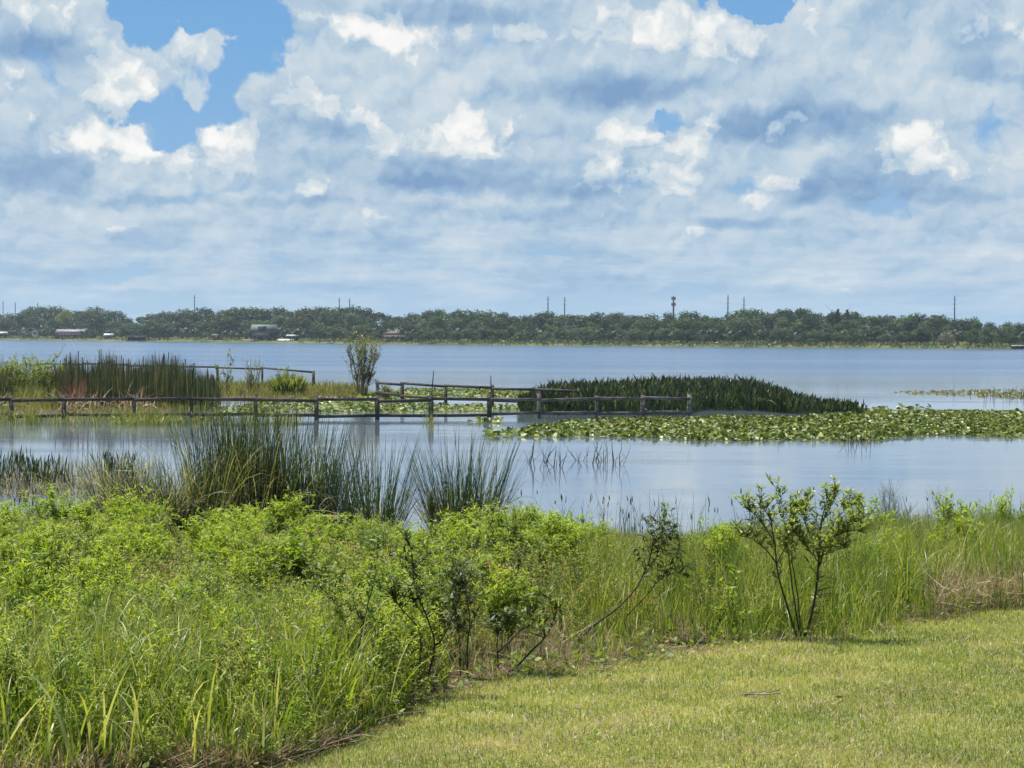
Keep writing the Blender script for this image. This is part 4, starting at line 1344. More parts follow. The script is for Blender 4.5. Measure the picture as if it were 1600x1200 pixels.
rush_clump(228, 49.5, 330, 2.4, .6, 'pale arching sedge clump with drooping tips at left', 58, mat='palegrass', rad=.6, dry=30, bendr=(.6, 2.0), W=(.014, .026), name='sedge_clump')
rush_clump(168, 51, 300, 2.5, .7, 'lowest pale arching sedge clump, leftmost of the sedges', 59, mat='palegrass', rad=.6, dry=20, bendr=(.5, 1.8), W=(.014, .024), name='sedge_clump')
rush_clump(410, 50.5, 120, 3.2, .25, 'pale drooping sedge tips over the centre of the biggest stand', 60, mat='palegrass', rad=.8, dry=0, bendr=(.6, 2.2), W=(.012, .022), name='sedge_clump')

rush_clump(200, 50.5, 300, 2.3, .5, 'scruffy dark rush clump among the pale sedges at left', 62, rad=.7, dry=40, bendr=(.1, .9))
rush_clump(520, 52, 200, 2.6, .4, 'thin rushes filling between the biggest stand and the fan', 61, rad=.5, dry=10)
# thin sedges standing in the water along the right shoreline
s = Soup(); n = 550
px = np.concatenate([800 + 840 * np.clip(np.repeat(rng.random(45), 8) + rng.normal(0, .006, 360), 0, 1), rng.normal(870, 20, 30), rng.normal(1040, 25, 60), rng.normal(960, 20, 30), rng.normal(1500, 60, 70)])
d = U(47.5, 53.5, n)
b = np.stack([(px - 800) / F * d, d, np.full(n, -.1)], 1)
tips = blades(s, b, U(0, 6.3, n), np.abs(rng.normal(0, .38, n)), U(-.2, .9, n), U(.3, 1.1, n), U(.010, .018, n), 5, 'rush')
k = rng.random(n) < .3
blades(s, tips[k] - (0, 0, .08), U(0, 6.3, k.sum()), U(0, .5, k.sum()), .1, U(.1, .2, k.sum()), U(.02, .035, k.sum()), 3, 'lance')
o = s.build('thin_sedges', M['rush']); tag(o, 'thin dark sedge stems in the shallows behind the right hand weeds', 'sedges', None, 'stuff')

# ------------------------------------------------------------------ the weed bank
# height the weeds reach, seen against the water: photograph profile of their tops
TOPP = np.array([(-600, 800), (-100, 808), (0, 805), (40, 800), (90, 786), (150, 782), (210, 788), (250, 796), (280, 835), (310, 828), (345, 800), (400, 800), (450, 808), (520, 818), (560, 820), (620, 826), (650, 838), (690, 828), (740, 806), (790, 800),
                 (850, 808), (900, 822), (950, 826), (1000, 832), (1060, 836), (1110, 828), (1160, 818), (1200, 818), (1260, 822), (1330, 815), (1380, 800), (1420, 803), (1480, 800), (1550, 798), (1600, 800), (2300, 790)])


def cap(x, y):
    """tallest plant (m) at x, y that keeps the skyline of the bank"""
    px = 800 + x / y * F
    hor = 518.5 + px / 1600 * 7
    zt = EYE - y * (np.interp(px, TOPP[:, 0], TOPP[:, 1]) - hor) / F
    return zt - ground_z(x, y)


def bank(n, pxr=(-320, 1920), yr=(13, 47), wpow=1.0, skirt=0.0):
    """random points of the weed bank, even on the ground"""
    out = []; tot = 0
    while tot < n:
        y = np.sqrt(U(yr[0] ** 2, yr[1] ** 2, n)); px = U(*pxr, n)
        x = (px - 800) / F * y
        k = (y > edge_y(x) - skirt) & (y < near_shore(x) + .6)
        out.append(np.stack([x[k], y[k]], 1)); tot += k.sum()
    q = np.concatenate(out)[:n]
    return q[:, 0], q[:, 1], 800 + q[:, 0] / q[:, 1] * F


def pz(x, y, dz=-.02):
    return np.stack([x, y, ground_z(x, y) + dz], 1)


def clump_noise(x, y, f=1.0, ph=0.0):
    return .5 + .25 * np.sin(x * 1.9 * f + 1.3 * np.sin(y * .8 * f + ph)) + .25 * np.sin(y * 1.4 * f + 1.7 * np.sin(x * 1.1 * f + ph * 2))


def open_front(x, y, px):
    """the centre of the bank starts low at the lawn and rises behind"""
    w = np.interp(px, [520, 660, 1080, 1180], [0, 1, 1, 0])
    return 1 - w * (1 - (.24 + .76 * np.clip((y - edge_y(x) - .5) / 4.2, 0, 1)))


# fine grass: everywhere, tallest in the middle and right
x, y, px = bank(120000)
dep = np.clip((y - edge_y(x)) / 1.6, 0, 1)
nat = np.interp(px, [0, 500, 800, 950, 1150, 1350, 1600], [.6, .6, .55, .95, 1.0, .95, 1.0]) * np.where((px < 900) & (y > 20), .62, 1) * open_front(x, y, px) * (0.35 + .65 * dep) * (.7 + .5 * clump_noise(x, y, 1.3, 2))
h = np.minimum(nat, np.maximum(cap(x, y), .25)) * U(.55, 1.08, len(x))
w = U(.004, .009, len(x)) * (1 + y / 50)
s = Soup(); blades(s, pz(x, y), U(0, 6.28, len(x)), np.abs(rng.normal(0, .16, len(x))), U(.05, 1.2, len(x)), h * 1.15, w, 3)
o = s.build('fine_wild_grass', M['finegrass']); tag(o, 'fine upright wild grass filling the weedy bank', 'wild grass', None, 'stuff')

# broad bladed grass: left foreground and right end
x1, y1, p1 = bank(11000, (-320, 640), (13, 18.5)); x2, y2, p2 = bank(6500, (1330, 1920), (22, 46)); x3, y3, p3 = bank(2500, (560, 1400), (15, 34))
x, y, px = np.concatenate([x1, x2, x3]), np.concatenate([y1, y2, y3]), np.concatenate([p1, p2, p3]); n = len(x)
dep = np.clip((y - edge_y(x)) / 1.2, 0, 1)
h = np.minimum(np.where(px < 640, .86, np.where(px > 1330, 1.15, .6)) * (.35 + .65 * dep) * open_front(x, y, px), np.maximum(cap(x, y), .3) * 1.05) * U(.5, 1.05, n)
s = Soup(); blades(s, pz(x, y), U(0, 6.28, n), U(0, .35, n), U(.1, 1.5, n), h * 1.1, U(.007, .015, n), 5, power=1.8)
xb, yb, pb = bank(480, (-320, 620), (13, 19)); nb = len(xb)          # the broadest blades, near-white sunlit highlights put into their colour
blades(s, pz(xb, yb, .1), U(0, 6.28, nb), U(0, .6, nb), U(.3, 2.0, nb), U(.35, .8, nb), U(.015, .029, nb), 6, power=2.0, rnd=U(.78, .97, nb))
xs_, ys_, ps_ = bank(2500, (1150, 1420), (20.6, 27)); ns_ = len(xs_)
blades(s, pz(xs_, ys_), U(0, 6.28, ns_), U(0, .5, ns_), U(.2, 1.8, ns_), U(.2, .8, ns_) * np.clip((ys_ - edge_y(xs_)) / 1.2, .25, 1), U(.008, .016, ns_), 5, power=1.8)
k = rng.random(n) < .18                                                # blades that stand out over the rest
blades(s, pz(x, y)[k] + (0, 0, .18), U(0, 6.28, k.sum()), U(0, .5, k.sum()), U(.4, 2.2, k.sum()), h[k], U(.010, .020, k.sum()), 6, power=2.2)
o = s.build('broad_wild_grass', M['grass']); tag(o, 'broad bladed tall grass at the left front and right end of the bank', 'wild grass', None, 'stuff')

# small leaved weeds, sprays of short leaves on wiry stems
protos = []
for k in range(4):
    st, lf = bush_soups(700 + k, 5, 1.0, .35, .4, 5, 6, .060, .016, .004, .25, .05, .5)
    protos.append((st, lf))
x, y, px = bank(9500)
keep = (rng.random(len(x)) < np.interp(px, [0, 560, 700, 950, 1100, 1400, 1600], [1, .95, .8, .42, .35, .4, .55])) & (rng.random(len(x)) < .35 + .8 * clump_noise(x, y, .8, 1))
x, y, px = x[keep], y[keep], px[keep]
dep = np.clip((y - edge_y(x)) / 1.5, 0, 1)
h = np.minimum(.8 * (.3 + .7 * dep) * (.35 + .65 * open_front(x, y, px)), np.maximum(cap(x, y), .25)) * U(.6, 1.0, len(x)); h = np.maximum(h, .12)
wh = rng.integers(0, 4, len(x))
sl, ss = Soup(), Soup()
for k in range(4):
    q = wh == k
    for src, dst in ((protos[k][1], sl), (protos[k][0], ss)):
        v = src.tile(pz(x[q], y[q]).astype(np.float32), (x[q] * 37) % 6.28, np.clip(h[q] * 1.1, .35, 1), rj=.8, squash=h[q])
        for a_, b_ in zip(v.v, v.f): dst.add(a_, b_, v.r[0], v.h[0])
o = sl.build('small_leaved_weeds', M['forb']); tag(o, 'small leaved speckled weeds growing thick through the bank', 'weeds', None, 'stuff')
o2 = ss.build('wiry_stems', M['green_stem']); tag(o2, 'wiry stems of the small leaved weeds in the bank', 'weed stems', None, 'stuff')

sl = Soup()
x, y, px = bank(900, (-320, 700), (13.4, 20)); h = U(.35, .75, len(x)) * (.4 + .6 * np.clip((y - edge_y(x)) / 1.2, 0, 1))
wst, wlf = bush_soups(750, 3, 1.0, .2, .3, 4, 9, .10, .018, .005, .15, .04, .6)
v = wlf.tile(pz(x, y).astype(np.float32), (x * 51) % 6.28, np.clip(h, .45, 1), rj=.9, squash=h)
o = v.build('leafy_weeds', M['bright']); tag(o, 'taller leafy weeds mixed through the grass at lower left', 'weeds', None, 'stuff')
v = wst.tile(pz(x, y).astype(np.float32), (x * 51) % 6.28, np.clip(h, .45, 1), rj=.9, squash=h)
o = v.build('weed_stems', M['twig']); tag(o, 'dark stems of the leafy weeds at lower left', 'weed stems', None, 'stuff')

# low broad leaves, dead straw and litter along the mown edge
x, y, px = bank(26000, (-320, 1920), (13, 34), skirt=.2)
k = (y - edge_y(x)) < U(.2, 2.2, len(x)); x, y, px = x[k], y[k], px[k]
k = rng.random(len(x)) < np.interp(px, [0, 500, 700, 950, 1150, 1400], [.25, .6, 1, 1, .6, .2]); x, y = x[k], y[k]; n = len(x)
s = Soup(); blades(s, pz(x, y, U(.0, .12, n)), U(0, 6.28, n), U(.7, 1.5, n), U(.1, .5, n), U(.04, .10, n), U(.025, .05, n), 3, 'lance')
o = s.build('low_broad_leaves', M['mid']); tag(o, 'low broad leaved ground cover at the foot of the bank', 'ground cover', None, 'stuff')
x, y, px = bank(26000, (-320, 1920), (13, 36), skirt=.30)
k = (y - edge_y(x)) < U(-.2, 1.1, len(x)) * np.where(px < 430, 1.0, 1.5)
k &= clump_noise(x, y, 2.2, 3) > np.interp(px, [0, 300, 600, 1000, 1150, 1400, 1480, 1600], [.12, .1, .35, .3, .4, .5, .1, .1])
x, y, px = x[k], y[k], px[k]; n = len(x)
s = Soup(); blades(s, pz(x, y, U(.0, .05, n)), U(0, 6.28, n), U(.9, 1.6, n), U(-.3, .4, n), U(.08, .30, n), U(.003, .008, n), 3)
x, y, px = bank(4500, (1460, 1700), (22, 28)); n = len(x)
blades(s, pz(x, y, U(0, .35, n)), U(0, 6.28, n), U(.2, 1.7, n), U(-.5, 1.2, n), U(.15, .5, n), U(.004, .010, n), 4)
x, y, px = bank(9000, (-200, 620), (12.5, 14.9)); n = len(x)
blades(s, pz(x, y, U(0, .06, n)), U(0, 6.28, n), U(.7, 1.6, n), U(-.5, .9, n), U(.12, .4, n), U(.004, .009, n), 3)
x, y, px = bank(3600, (-200, 900), (13, 26)); n = len(x)
blades(s, pz(x, y, U(0, .1, n)), U(0, 6.28, n), U(.0, 1.3, n), U(-.5, 1.2, n), U(.2, .55, n), U(.004, .009, n), 4)
o = s.build('dry_straw_litter', M['straw']); tag(o, 'dry brown straw lying along the mown edge and under the weeds', 'straw', None, 'stuff')

# ------------------------------------------------------------------ lawn
def lawn_pts(n):
    out = []; tot = 0
    while tot < n:
        y = U(11.5, 30, n); x = U(-5.5, 9.5, n)
        k = (y < edge_y(x) + .25) & (rng.random(n) < (14 / y) ** .8) & (800 + x / y * F > -500) & (800 + x / y * F < 2200)
        out.append(np.stack([x[k], y[k]], 1)); tot += k.sum()
    q = np.concatenate(out)[:n]
    return q[:, 0], q[:, 1]


x, y = lawn_pts(330000); n = len(x)
pat = .5 + .14 * (np.sin(x * 7.3 + 3 * np.sin(y * 3.1)) * np.sin(y * 8.7 + 2 * np.sin(x * 5.2))) + .22 * np.sin(x * 1.1 + 1.2 * np.sin(y * .9)) + .20 * np.sin(x * 3.1 + 2 * np.sin(y * 2.2 + 1)) + .12 * np.sin(y * 5.3 + 1.5 * np.sin(x * 4.1))
edge = np.clip(1 - (edge_y(x) - y) / 1.3, 0, 1)
spot = np.clip(np.sin(x * 2.1 + 2 * np.sin(y * 1.3 + 2)) * np.sin(y * 2.7 + 1.8 * np.sin(x * 1.7)) * 2.2 - 1.25, 0, 1)
rnd = np.clip(.04 + .26 * spot + .50 * pat + rng.normal(0, .20, n) + .14 * edge, 0, 1)
hl = U(.028, .065, n) * (1 + .5 * (rng.random(n) < .05))
s = Soup(); blades(s, pz(x, y, -.005), U(0, 6.28, n), np.abs(rng.normal(0, .75, n)), U(0, 1.3, n), hl, U(.0035, .0065, n) * (y / 14) ** .8, 2, rnd=rnd)
o = s.build('lawn_grass', M['lawn']); tag(o, 'mown yellow green lawn with straw coloured patches', 'lawn grass', None, 'stuff')
x, y = lawn_pts(26000); k = clump_noise(x, y, 1.6, 8) + .25 * rng.random(len(x)) > .62; x, y = x[k], y[k]; n = len(x)
s = Soup(); blades(s, pz(x, y, .0), U(0, 6.28, n), U(.5, 1.5, n), U(-.2, .9, n), U(.04, .10, n), U(.004, .009, n), 3)
o = s.build('lawn_straw', M['straw']); tag(o, 'dry clippings lying in straw coloured patches over the mown lawn', 'clippings', None, 'stuff')
x, y = lawn_pts(130); n = len(x); s = Soup()
blades(s, pz(x, y, .03), U(0, 6.28, n), U(1.1, 1.6, n), U(0, .5, n), U(.04, .08, n), U(.02, .04, n), 3, 'lance', rnd=U(0, .45, n))
o = s.build('fallen_leaves', M['straw']); tag(o, 'few dry fallen leaves scattered on the lawn', 'fallen leaves', None, 'stuff')
# broader low weeds in the lawn
x, y = lawn_pts(12000); k = clump_noise(x, y, 2, 5) > .55; x, y = x[k], y[k]; n = len(x)
s = Soup(); blades(s, pz(x, y, .0), U(0, 6.28, n), U(.8, 1.5, n), .2, U(.03, .06, n), U(.008, .018, n), 2, 'lance')
o = s.build('lawn_weeds', M['bright']); tag(o, 'small flat green weeds scattered through the mown lawn', 'lawn weeds', None, 'stuff')

# ------------------------------------------------------------------ bright leafy bushes along the top of the bank
protos = []
for k in range(4):
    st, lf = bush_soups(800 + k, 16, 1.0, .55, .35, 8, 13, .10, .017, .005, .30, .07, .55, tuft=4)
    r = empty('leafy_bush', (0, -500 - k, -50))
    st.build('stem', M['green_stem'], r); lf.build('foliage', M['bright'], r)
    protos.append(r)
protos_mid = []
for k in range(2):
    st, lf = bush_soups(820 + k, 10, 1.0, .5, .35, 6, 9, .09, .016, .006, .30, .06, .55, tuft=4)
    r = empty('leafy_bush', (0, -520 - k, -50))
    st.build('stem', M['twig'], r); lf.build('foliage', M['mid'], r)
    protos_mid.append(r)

BUSHES = [  # px, distance, height, width factor, kind, label
    (12, 36, 1.05, 1.0, 'b', 'bright green leafy bush at the left edge of the bank top'),
    (78, 40, 1.0, 1.1, 'b', 'bright leafy bush second from the left on the bank top'),
    (128, 37, 1.1, 1.0, 'b', 'bright leafy bush in front of the leftmost sedge clump'),
    (190, 39, 1.1, 1.1, 'b', 'tallest bright bush left of the dark dip before the rushes'),
    (238, 35, 1.0, .9, 'b', 'bright bush bordering the left side of the dark dip'),
    (60, 30, .9, 1.0, 'm', 'duller green bush low at the left, below the bank top'),
    (150, 31, .95, 1.0, 'b', 'bright bush lower down below the tallest left bush'),
    (262, 30, .9, 1.0, 'm', 'dull green bush under the dark dip in the bank top'),
    (345, 38, 1.1, 1.0, 'b', 'bright bush in front of the left half of the biggest rush stand'),
    (395, 40, 1.0, 1.0, 'b', 'bright bush in front of the centre of the biggest rush stand'),
    (440, 36, 1.0, .95, 'b', 'bright bush below the right half of the biggest rush stand'),
    (375, 31, .95, 1.0, 'b', 'bright bush halfway down the bank below the biggest rush stand'),
    (490, 39, .95, 1.0, 'b', 'bright bush at the right foot of the biggest rush stand'),
    (520, 32, .95, 1.0, 'b', 'broad bright bush below the gap right of the biggest rush stand'),
    (575, 38, .95, 1.0, 'b', 'bright bush in front of the open fan shaped rushes'),
    (612, 34, .95, .8, 'm', 'grey green upright bush at the right foot of the fan shaped rushes'),
    (455, 27, .9, 1.0, 'm', 'dull green bush in the middle of the left weeds'),
    (570, 28, .9, 1.0, 'm', 'dull bush with pale leaves left of the dark stemmed saplings'),
    (722, 36, .98, 1.1, 'b', 'bright bush below the brown based rush clump, left one'),
    (772, 38, 1.05, 1.1, 'b', 'tallest bright bush below the right side of the brown based rushes'),
    (822, 37, 1.0, 1.0, 'b', 'bright bush at the left end of the open water gap'),
    (752, 30, 1.0, 1.15, 'b', 'large bright bush in the centre, above the dark stemmed saplings'),
    (700, 29, .9, .9, 'm', 'darker leafy bush left of the large central bright bush'),
    (815, 29.5, .9, 1.0, 'm', 'dark shaded leafy bush right of the large central bright bush'),
    (878, 28, .95, 1.1, 'b', 'bright bush left of the arching bare branch'),
    (905, 33, .85, .9, 'b', 'small bright bush just left of the open water gap foot'),
    (930, 31, .75, .7, 'b', 'smaller bright bush behind the bright bush beside the arching branch'),
    (1188, 36, .95, .8, 'm', 'pale green bush just behind the left side of the sapling'),
    (1128, 25.5, .75, .8, 'b', 'low yellow green bush between the arching branch and the sapling'),
    (1352, 34, 1.15, .9, 'b', 'bright bush directly behind the right side of the sapling'),
    (1500, 37, 1.1, .9, 'b', 'bright bush among tall grass near the right end of the bank'),
    (1575, 39, 1.1, .9, 'b', 'bright bush at the right edge of the bank top'),
    (20, 24, .75, .9, 'b', 'bright bush low at the left edge among grasses'),
    (300, 26, .75, 1.0, 'm', 'dull speckled bush in the left weeds above the broad grass'),
]
for i, (px, d, h, wf, kd, lab) in enumerate(BUSHES):
    x, y = wpt(px, d)
    src = (protos if kd == 'b' else protos_mid)[i % (4 if kd == 'b' else 2)]
    o = copy_tree(src)
    h = min(h * random.uniform(.85, 1.2), float(cap(np.array(x), np.array(y))) + random.uniform(-.08, .26))
    o.location = (x, y, gz(x, y) - .02); o.rotation_euler = (0, 0, i * 2.4); o.scale = (h * wf, h * wf, h)
    tag(o, lab, 'bush', 'leafy bushes in the weedy bank')
# unnamed look-alikes that fill the bank between them
fill = 0
x_, y_, p_ = bank(560, (-300, 1950), (17.5, 45))
sel = rng.random(560) < np.where(p_ < 930, .55, .22)
for x, y, px in zip(x_[sel], y_[sel], p_[sel]):
    if y < edge_y(x) + 1.8 or (1190 < px < 1350 and y < 30) or (860 < px < 1110 and y < 25.5): continue
    hc = float(cap(np.array(x), np.array(y)))
    h = min(random.uniform(.6, .95), hc)
    if h < .45: continue
    src = random.choice(protos + protos_mid)
    o = copy_tree(src)
    o.location = (x, y, gz(x, y) - .02); o.rotation_euler = (0, 0, random.uniform(0, 6.28)); o.scale = (h * .95, h * .95, h)
    tag(o, 'leafy green bush merging into the thick weeds of the bank', 'bush', 'filler bushes merging into the bank')
    fill += 1
def drop(o):
    for c in list(o.children): drop(c)
    bpy.data.objects.remove(o)
for p_ in protos + protos_mid: drop(p_)

for i, (px, d_, h_, lab) in enumerate(((700, 26, .8, 'leafy bush added for shadow behind the left of the thin dark stems'), (770, 25.5, .85, 'leafy bush added for shadow below the large central bright bush'), (835, 26, .8, 'leafy bush added for shadow below the bright bush beside the arching branch'),
                                       (640, 23, .8, 'speckled bush added for shadow left of the thin dark stems'), (500, 21, .75, 'leafy bush added for shadow above the right end of the broad grass'), (1105, 29, .6, 'small bush added for shadow right of the arching branch tip'),
                                       (900, 24, .6, 'small bush added for shadow at the foot of the arching branch'))):
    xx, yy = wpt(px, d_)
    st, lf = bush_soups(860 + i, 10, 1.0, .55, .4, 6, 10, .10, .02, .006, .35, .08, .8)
    shrub('shadow_bush', st, lf, M['twig'], M['dark'] if i % 2 else M['mid'], (xx, yy, gz(xx, yy)), i, h_, lab, 'bush', 'bushes added for shadow in the centre of the bank')  # bushes added to darken the bank like shadow gaps between weeds

# ------------------------------------------------------------------ the sapling at right, with bare legs
d = 21.6
x0, y0 = wpt(1250, d); zb = gz(x0, y0)
def P3(px, py, dd):
    p = at(px, py, dd); return (p.x - x0, p.y - y0, p.z - zb)
def smooth(pts, K=12):
    pts = np.array(pts, float); n = len(pts)
    t = np.linspace(0, n - 1, K); out = []
    for q in t:
        i = min(int(q), n - 2); f = q - i
        p0, p1, p2, p3 = pts[max(i - 1, 0)], pts[i], pts[i + 1], pts[min(i + 2, n - 1)]
        out.append(.5 * ((2 * p1) + (-p0 + p2) * f + (2 * p0 - 5 * p1 + 4 * p2 - p3) * f * f + (-p0 + 3 * p1 - 3 * p2 + p3) * f ** 3))
    return np.array(out)
def branchy(name, legs, smat, lmat, label, cat, leafL, leafW, ntw, nlf, r0, twl, seed, start=.45, loc=None, lean=(.5, 1.4), droop=(.1, .9), rotup=True, cmult=2, group=None, tws=(.3, 1.3)):
    """plant whose main stems follow given lines; twigs and leaves above `start`"""
    global rng
    keep = rng; rng = np.random.default_rng(seed)
    r = empty(name, loc or (x0, y0, zb)); tag(r, label, cat, group)
    st, lf = Soup(), Soup()
    for (pts, rad, stt) in legs:
        P = smooth(pts, 14)[None] + rng.normal(0, .003, (1, 14, 3))
        tubes(st, P, (np.linspace(1, .3, 14) * rad)[None], sides=6)
        nt = ntw
        t = U(stt, 1, (1, nt)); tb = along(P, t)[0]
        Q = stems(tb, U(0, 6.28, nt), U(*tws, nt), U(-.7, 0, nt), twl * U(.5, 1.1, nt), 5, .04)
        tubes(st, Q, np.broadcast_to(np.linspace(.34, .12, 5) * rad, (nt, 5)), sides=4)
        lb = along(Q, U(.1, 1, (nt, nlf))).reshape(-1, 3)
        lb = np.concatenate([lb, np.repeat(Q[:, -1], 5, 0), along(P, U(stt, 1, (1, nlf * cmult)))[0], np.repeat(P[:, -1], 8, 0)])
        n = len(lb)
        blades(lf, lb, U(0, 6.28, n), U(*lean, n), U(*droop, n), leafL * U(.6, 1.2, n), leafW * U(.8, 1.2, n), 3, 'lance')
    st.build('stem', smat, r); lf.build('foliage', lmat, r)
    rng = keep
    return r
M['sapling'] = leaf_mat('sapling_leaf', [(0, (0.10, 0.15, 0.03)), (0.5, (0.22, 0.30, 0.06)), (1, (0.38, 0.44, 0.13))], 0.5)
legs = [
    ([P3(1247, 998, d), P3(1230, 950, d), P3(1216, 900, d - .1), P3(1211, 850, d - .1), P3(1203, 810, d - .1), P3(1188, 790, d)], .013, .30),
    ([P3(1250, 1000, d), P3(1240, 930, d + .1), P3(1232, 870, d + .1), P3(1226, 820, d + .2), P3(1219, 770, d + .2)], .009, .42),
    ([P3(1252, 1000, d), P3(1246, 930, d), P3(1237, 870, d - .2), P3(1240, 830, d - .2), P3(1246, 800, d - .3)], .008, .42),
    ([P3(1256, 1000, d), P3(1268, 960, d), P3(1278, 900, d), P3(1281, 850, d), P3(1285, 805, d), P3(1303, 762, d + .1)], .016, .28),
    ([P3(1279, 890, d), P3(1292, 850, d - .1), P3(1318, 826, d - .2), P3(1342, 812, d - .2), P3(1362, 802, d - .2)], .010, .3),
    ([P3(1286, 860, d), P3(1306, 838, d - .2), P3(1330, 830, d - .3), P3(1350, 832, d - .3)], .008, .3),
    ([P3(1280, 870, d), P3(1268, 840, d + .2), P3(1258, 815, d + .3), P3(1256, 786, d + .3)], .009, .3),
    ([P3(1213, 880, d), P3(1196, 858, d), P3(1176, 842, d + .1), P3(1158, 838, d + .1)], .008, .3),
    ([P3(1211, 850, d), P3(1196, 825, d), P3(1180, 805, d + .1), P3(1168, 796, d + .1)], .008, .3),
    ([P3(1214, 880, d), P3(1226, 858, d - .2), P3(1238, 840, d - .3), P3(1252, 832, d - .3)], .007, .3),
    ([P3(1280, 880, d), P3(1266, 862, d - .2), P3(1256, 850, d - .3)], .007, .3),
    ([P3(1281, 870, d), P3(1300, 862, d - .2), P3(1322, 856, d - .2)], .007, .3),
    ([P3(1228, 830, d), P3(1244, 800, d + .2), P3(1262, 790, d + .2)], .007, .3),
    ([P3(1283, 820, d), P3(1298, 790, d), P3(1310, 768, d)], .008, .1),
    ([P3(1283, 850, d), P3(1308, 810, d + .1), P3(1325, 792, d + .2), P3(1338, 786, d + .2)], .008, .3),
]
branchy('sapling', legs, M['twig'], M['sapling'], 'small leafy sapling with dark forked bare lower stems on the lawn edge', 'tree', .09, .018, 12, 8, 1, .18, 61)
# short bare side twigs on its right leg
n = 40
P = smooth([P3(1256, 1000, d), P3(1268, 960, d), P3(1278, 900, d), P3(1281, 850, d)], 12)[None]
b = along(P, U(.15, 1, (1, n)))[0] + (x0, y0, zb)
s = Soup(); Q = stems(b, U(1.0, 2.2, n), U(1.2, 1.6, n), U(-.2, .2, n), U(.08, .3, n), 4, .03); tubes(s, Q, np.broadcast_to([.003, .0025, .002, .001], (n, 4)), sides=3)
tw = s.build('bare_twigs', M['twig']); sp = [o for o in COL.objects if o.name == 'sapling'][0]
tw.parent = sp; tw.matrix_parent_inverse = Matrix.Translation((-x0, -y0, -zb))
s = Soup(); P = stems(np.array([[0, 0, -.03]]), 1, .03, 0, .30, 4, .01); tubes(s, P, np.full((1, 4), .006), sides=5)
o = s.build('dead_stump_twig', M['twig']); xx, yy = wpt(1215, 22.6); o.location = (xx, yy, gz(xx, yy)); tag(o, 'short dead upright stick just left of the sapling stems', 'stick')

# ------------------------------------------------------------------ dark stemmed saplings and arching branches in the middle
def line(name, base_px, dd, L, smat, lmat, label, cat, leafL, leafW, ntw, nlf, twl, seed, group=None, **kw):
    global x0, y0, zb
    x0, y0 = wpt(base_px, dd); zb = gz(x0, y0)
    legs = [([P3(a, b_, dd + c_) for a, b_, c_ in pts], rad, stt) for pts, rad, stt in L]
    return branchy(name, legs, smat, lmat, label, cat, leafL, leafW, ntw, nlf, 1, twl, seed, loc=(x0, y0, zb), group=group, **kw)
line('arching_shrub', 960, 21.2, [([(905, 1000, -.6), (925, 978, -.4), (958, 955, -.2), (990, 925, 0), (1010, 888, .1), (1022, 850, .2), (1036, 812, .2)], .013, .62),
                                  ([(1004, 900, 0), (1020, 880, 0), (1034, 850, .1), (1048, 838, .2)], .007, .3),
                                  ([(975, 975, 0), (985, 955, 0), (1012, 930, 0), (1030, 905, .0), (1055, 895, .1), (1075, 900, .1)], .007, .5)],
     M['twig'], M['dark'], 'long bare branch arching up right to dark drooping leaves, right of centre', 'shrub', .09, .019, 12, 6, .24, 62, lean=(1.0, 2.2), droop=(.3, 1.2))
line('arching_shrub', 800, 18.6, [([(790, 1056, 0), (808, 1040, 0), (828, 1020, 0), (848, 1000, .1), (862, 975, .2), (872, 950, .2)], .012, .6), ([(776, 1020, .2), (800, 1000, .2), (822, 975, .2), (838, 950, .3)], .009, .5)],
     M['twig'], M['mid'], 'bare branch leaning right over the straw patch, centre bottom', 'shrub', .085, .018, 12, 8, .25, 63)
line('dark_stemmed_sapling', 668, 17.2, [([(664, 1085, 0), (671, 1050, 0), (680, 1010, 0), (674, 985, 0), (664, 955, .1), (650, 925, .1), (645, 880, .2), (638, 845, .2)], .011, .5),
                                       ([(680, 1010, 0), (692, 995, 0), (705, 970, .1), (715, 940, .1), (722, 910, .1)], .008, .45),
                                       ([(655, 1100, 0), (656, 1040, 0), (657, 990, 0), (640, 965, 0), (622, 945, 0), (612, 925, 0)], .010, .75)],
     M['twig'], M['dark'], 'dark forked sapling with dull pinkish leaves left of the straw patch', 'shrub', .07, .016, 16, 8, .2, 64)
line('dark_stemmed_sapling', 730, 18.4, [([(732, 1060, 0), (730, 1015, 0), (734, 975, 0), (730, 935, .1), (722, 905, .1)], .009, .4), ([(720, 1056, 0), (718, 1010, 0), (714, 970, 0), (708, 935, .1)], .007, .45), ([(778, 1044, .2), (777, 1010, .2), (780, 985, .2), (795, 970, .2)], .007, .5)],
     M['twig'], M['dark'], 'group of thin upright dark stems right of the forked sapling', 'shrub', .07, .016, 14, 8, .18, 65)
line('dark_stemmed_sapling', 545, 16.6, [([(535, 1110, 0), (548, 1060, 0), (560, 1010, 0), (571, 960, .1), (582, 915, .1), (590, 870, .2)], .010, .45), ([(545, 1090, 0), (530, 1040, 0), (545, 1000, 0), (532, 955, 0), (510, 925, .1), (488, 895, .2)], .008, .5)],
     M['twig'], M['mid'], 'leaning dark stemmed sapling at the right end of the broad grass', 'shrub', .07, .016, 16, 8, .22, 66)
line('young_shrub', 1110, 21.5, [([(1110, 1000, 0), (1122, 975, 0), (1136, 950, 0), (1146, 925, .1), (1152, 895, .1)], .008, .2), ([(1110, 1000, 0), (1128, 990, 0), (1150, 978, 0), (1170, 965, 0)], .006, .2)],
     M['twig'], M['bright'], 'small low shrub at the lawn edge left of the sapling', 'shrub', .075, .016, 12, 7, .16, 67)
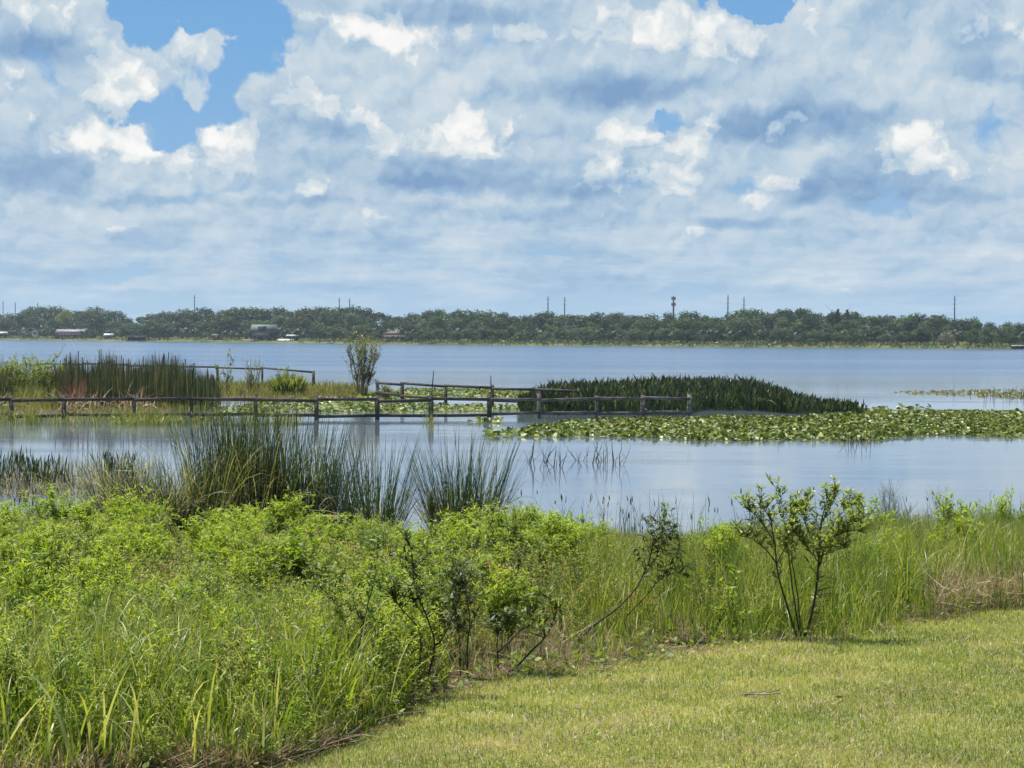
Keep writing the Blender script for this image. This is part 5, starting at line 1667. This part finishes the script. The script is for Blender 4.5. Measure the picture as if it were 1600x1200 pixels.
line('young_shrub', 1040, 27, [([(1045, 960, 0), (1048, 915, 0), (1046, 870, 0), (1040, 830, 0), (1036, 806, 0)], .008, .4), ([(1048, 900, 0), (1058, 870, 0), (1062, 845, 0)], .006, .4)],
     M['twig'], M['mid'], 'thin upright grey green shrub standing against the open water, right of centre', 'shrub', .08, .016, 14, 8, .22, 68)
# young pine between the rush clumps
x0, y0 = wpt(675, 38.5); zb = gz(x0, y0)
r = empty('young_pine', (x0, y0, zb)); tag(r, 'slender dark young pine standing between the fan and brown based rush clumps', 'tree')
st, lf = Soup(), Soup()
P = stems(np.array([[0, 0, 0]]), 0, .0, .03, 1.25, 8, .01); tubes(st, P, np.linspace(.014, .004, 8)[None], sides=6)
n = 44; t = U(.25, 1, (1, n)); tb = along(P, t)[0]; ln = .24 * (1.15 - t[0]) + .05
Q = stems(tb, U(0, 6.28, n), U(.5, .95, n), -.5, ln, 4, .02); tubes(st, Q, np.broadcast_to([.005, .004, .003, .002], (n, 4)), sides=4)
lb = along(Q, U(.1, 1, (n, 34))).reshape(-1, 3); n = len(lb); blades(lf, lb, U(0, 6.28, n), U(.1, 1.0, n), U(0, .3, n), U(.07, .13, n), .004, 2, 'grass')
st.build('trunk', M['twig'], r); lf.build('crown', M['dark'], r)
# feathery dog fennel plumes at right
M['fennel'] = leaf_mat('fennel_frond', [(0, (0.04, 0.07, 0.03)), (1, (0.10, 0.14, 0.06))], .4)
for px, d_, h_, nst, lab in ((1396, 38, 1.35, 12, 'tall feathery grey green plume left of two near the right end'), (1480, 36, 1.32, 3, 'single narrow feathery plume near the right end of the bank'), (1345, 40, 1.25, 3, 'thin feathery plume just right of the sapling top'),
                             (1425, 37, 1.0, 6, 'shorter feathery plume between the two tall ones')):
    xx, yy = wpt(px, d_)
    st, lf = bush_soups(900 + px, nst, h_, .18, .12, 26, 7, .045, .004, .004, .2, .10 if nst > 3 else .03, .3)
    shrub('feathery_weed', st, lf, M['green_stem'], M['fennel'], (xx, yy, gz(xx, yy)), 0, 1.0, lab, 'weed', 'feathery plumes above the right bank')
# fallen palm-dry leaves on the straw patches
for px, py_, rz, lab in ((938, 1046, .3, 'dry curled stalk lying on the lawn edge right of the straw patch'), (1160, 1090, 1.4, 'small brown twig lying on the lawn below the sapling')):
    dd = ray(px, py_); t_ = 2.3 / (-dd.z - .03); xx, yy = dd.x * t_, t_
    s = Soup(); n = 5; P = stems(np.zeros((n, 3)) + rng.normal(0, .02, (n, 3)) * (1, 1, 0) + (0, 0, .02), rz + rng.normal(0, .3, n), 1.5, U(-.2, .1, n), U(.12, .3, n), 5, .02); tubes(s, P, np.full((n, 5), .005), sides=4)
    o = s.build('fallen_stalk', M['tan_stem']); o.location = (xx, yy, gz(xx, yy)); tag(o, lab, 'dry stalk')

# ------------------------------------------------------------------ air
hz = Soup(); box(hz, 0, 1150, 22.5, 4700, 2480, 49)
m, g = new_mat('pale_air')
pv = g.n('ShaderNodeVolumePrincipled'); pv.inputs['Color'].default_value = (0.72, 0.84, 1.0, 1); pv.inputs['Density'].default_value = 0.00009; pv.inputs['Anisotropy'].default_value = 0.2
oo = g.n('ShaderNodeOutputMaterial'); m.node_tree.links.new(pv.outputs[0], oo.inputs['Volume'])
o = hz.build('haze', m); tag(o, 'thin bluish summer haze over the lake', None, None, 'stuff')
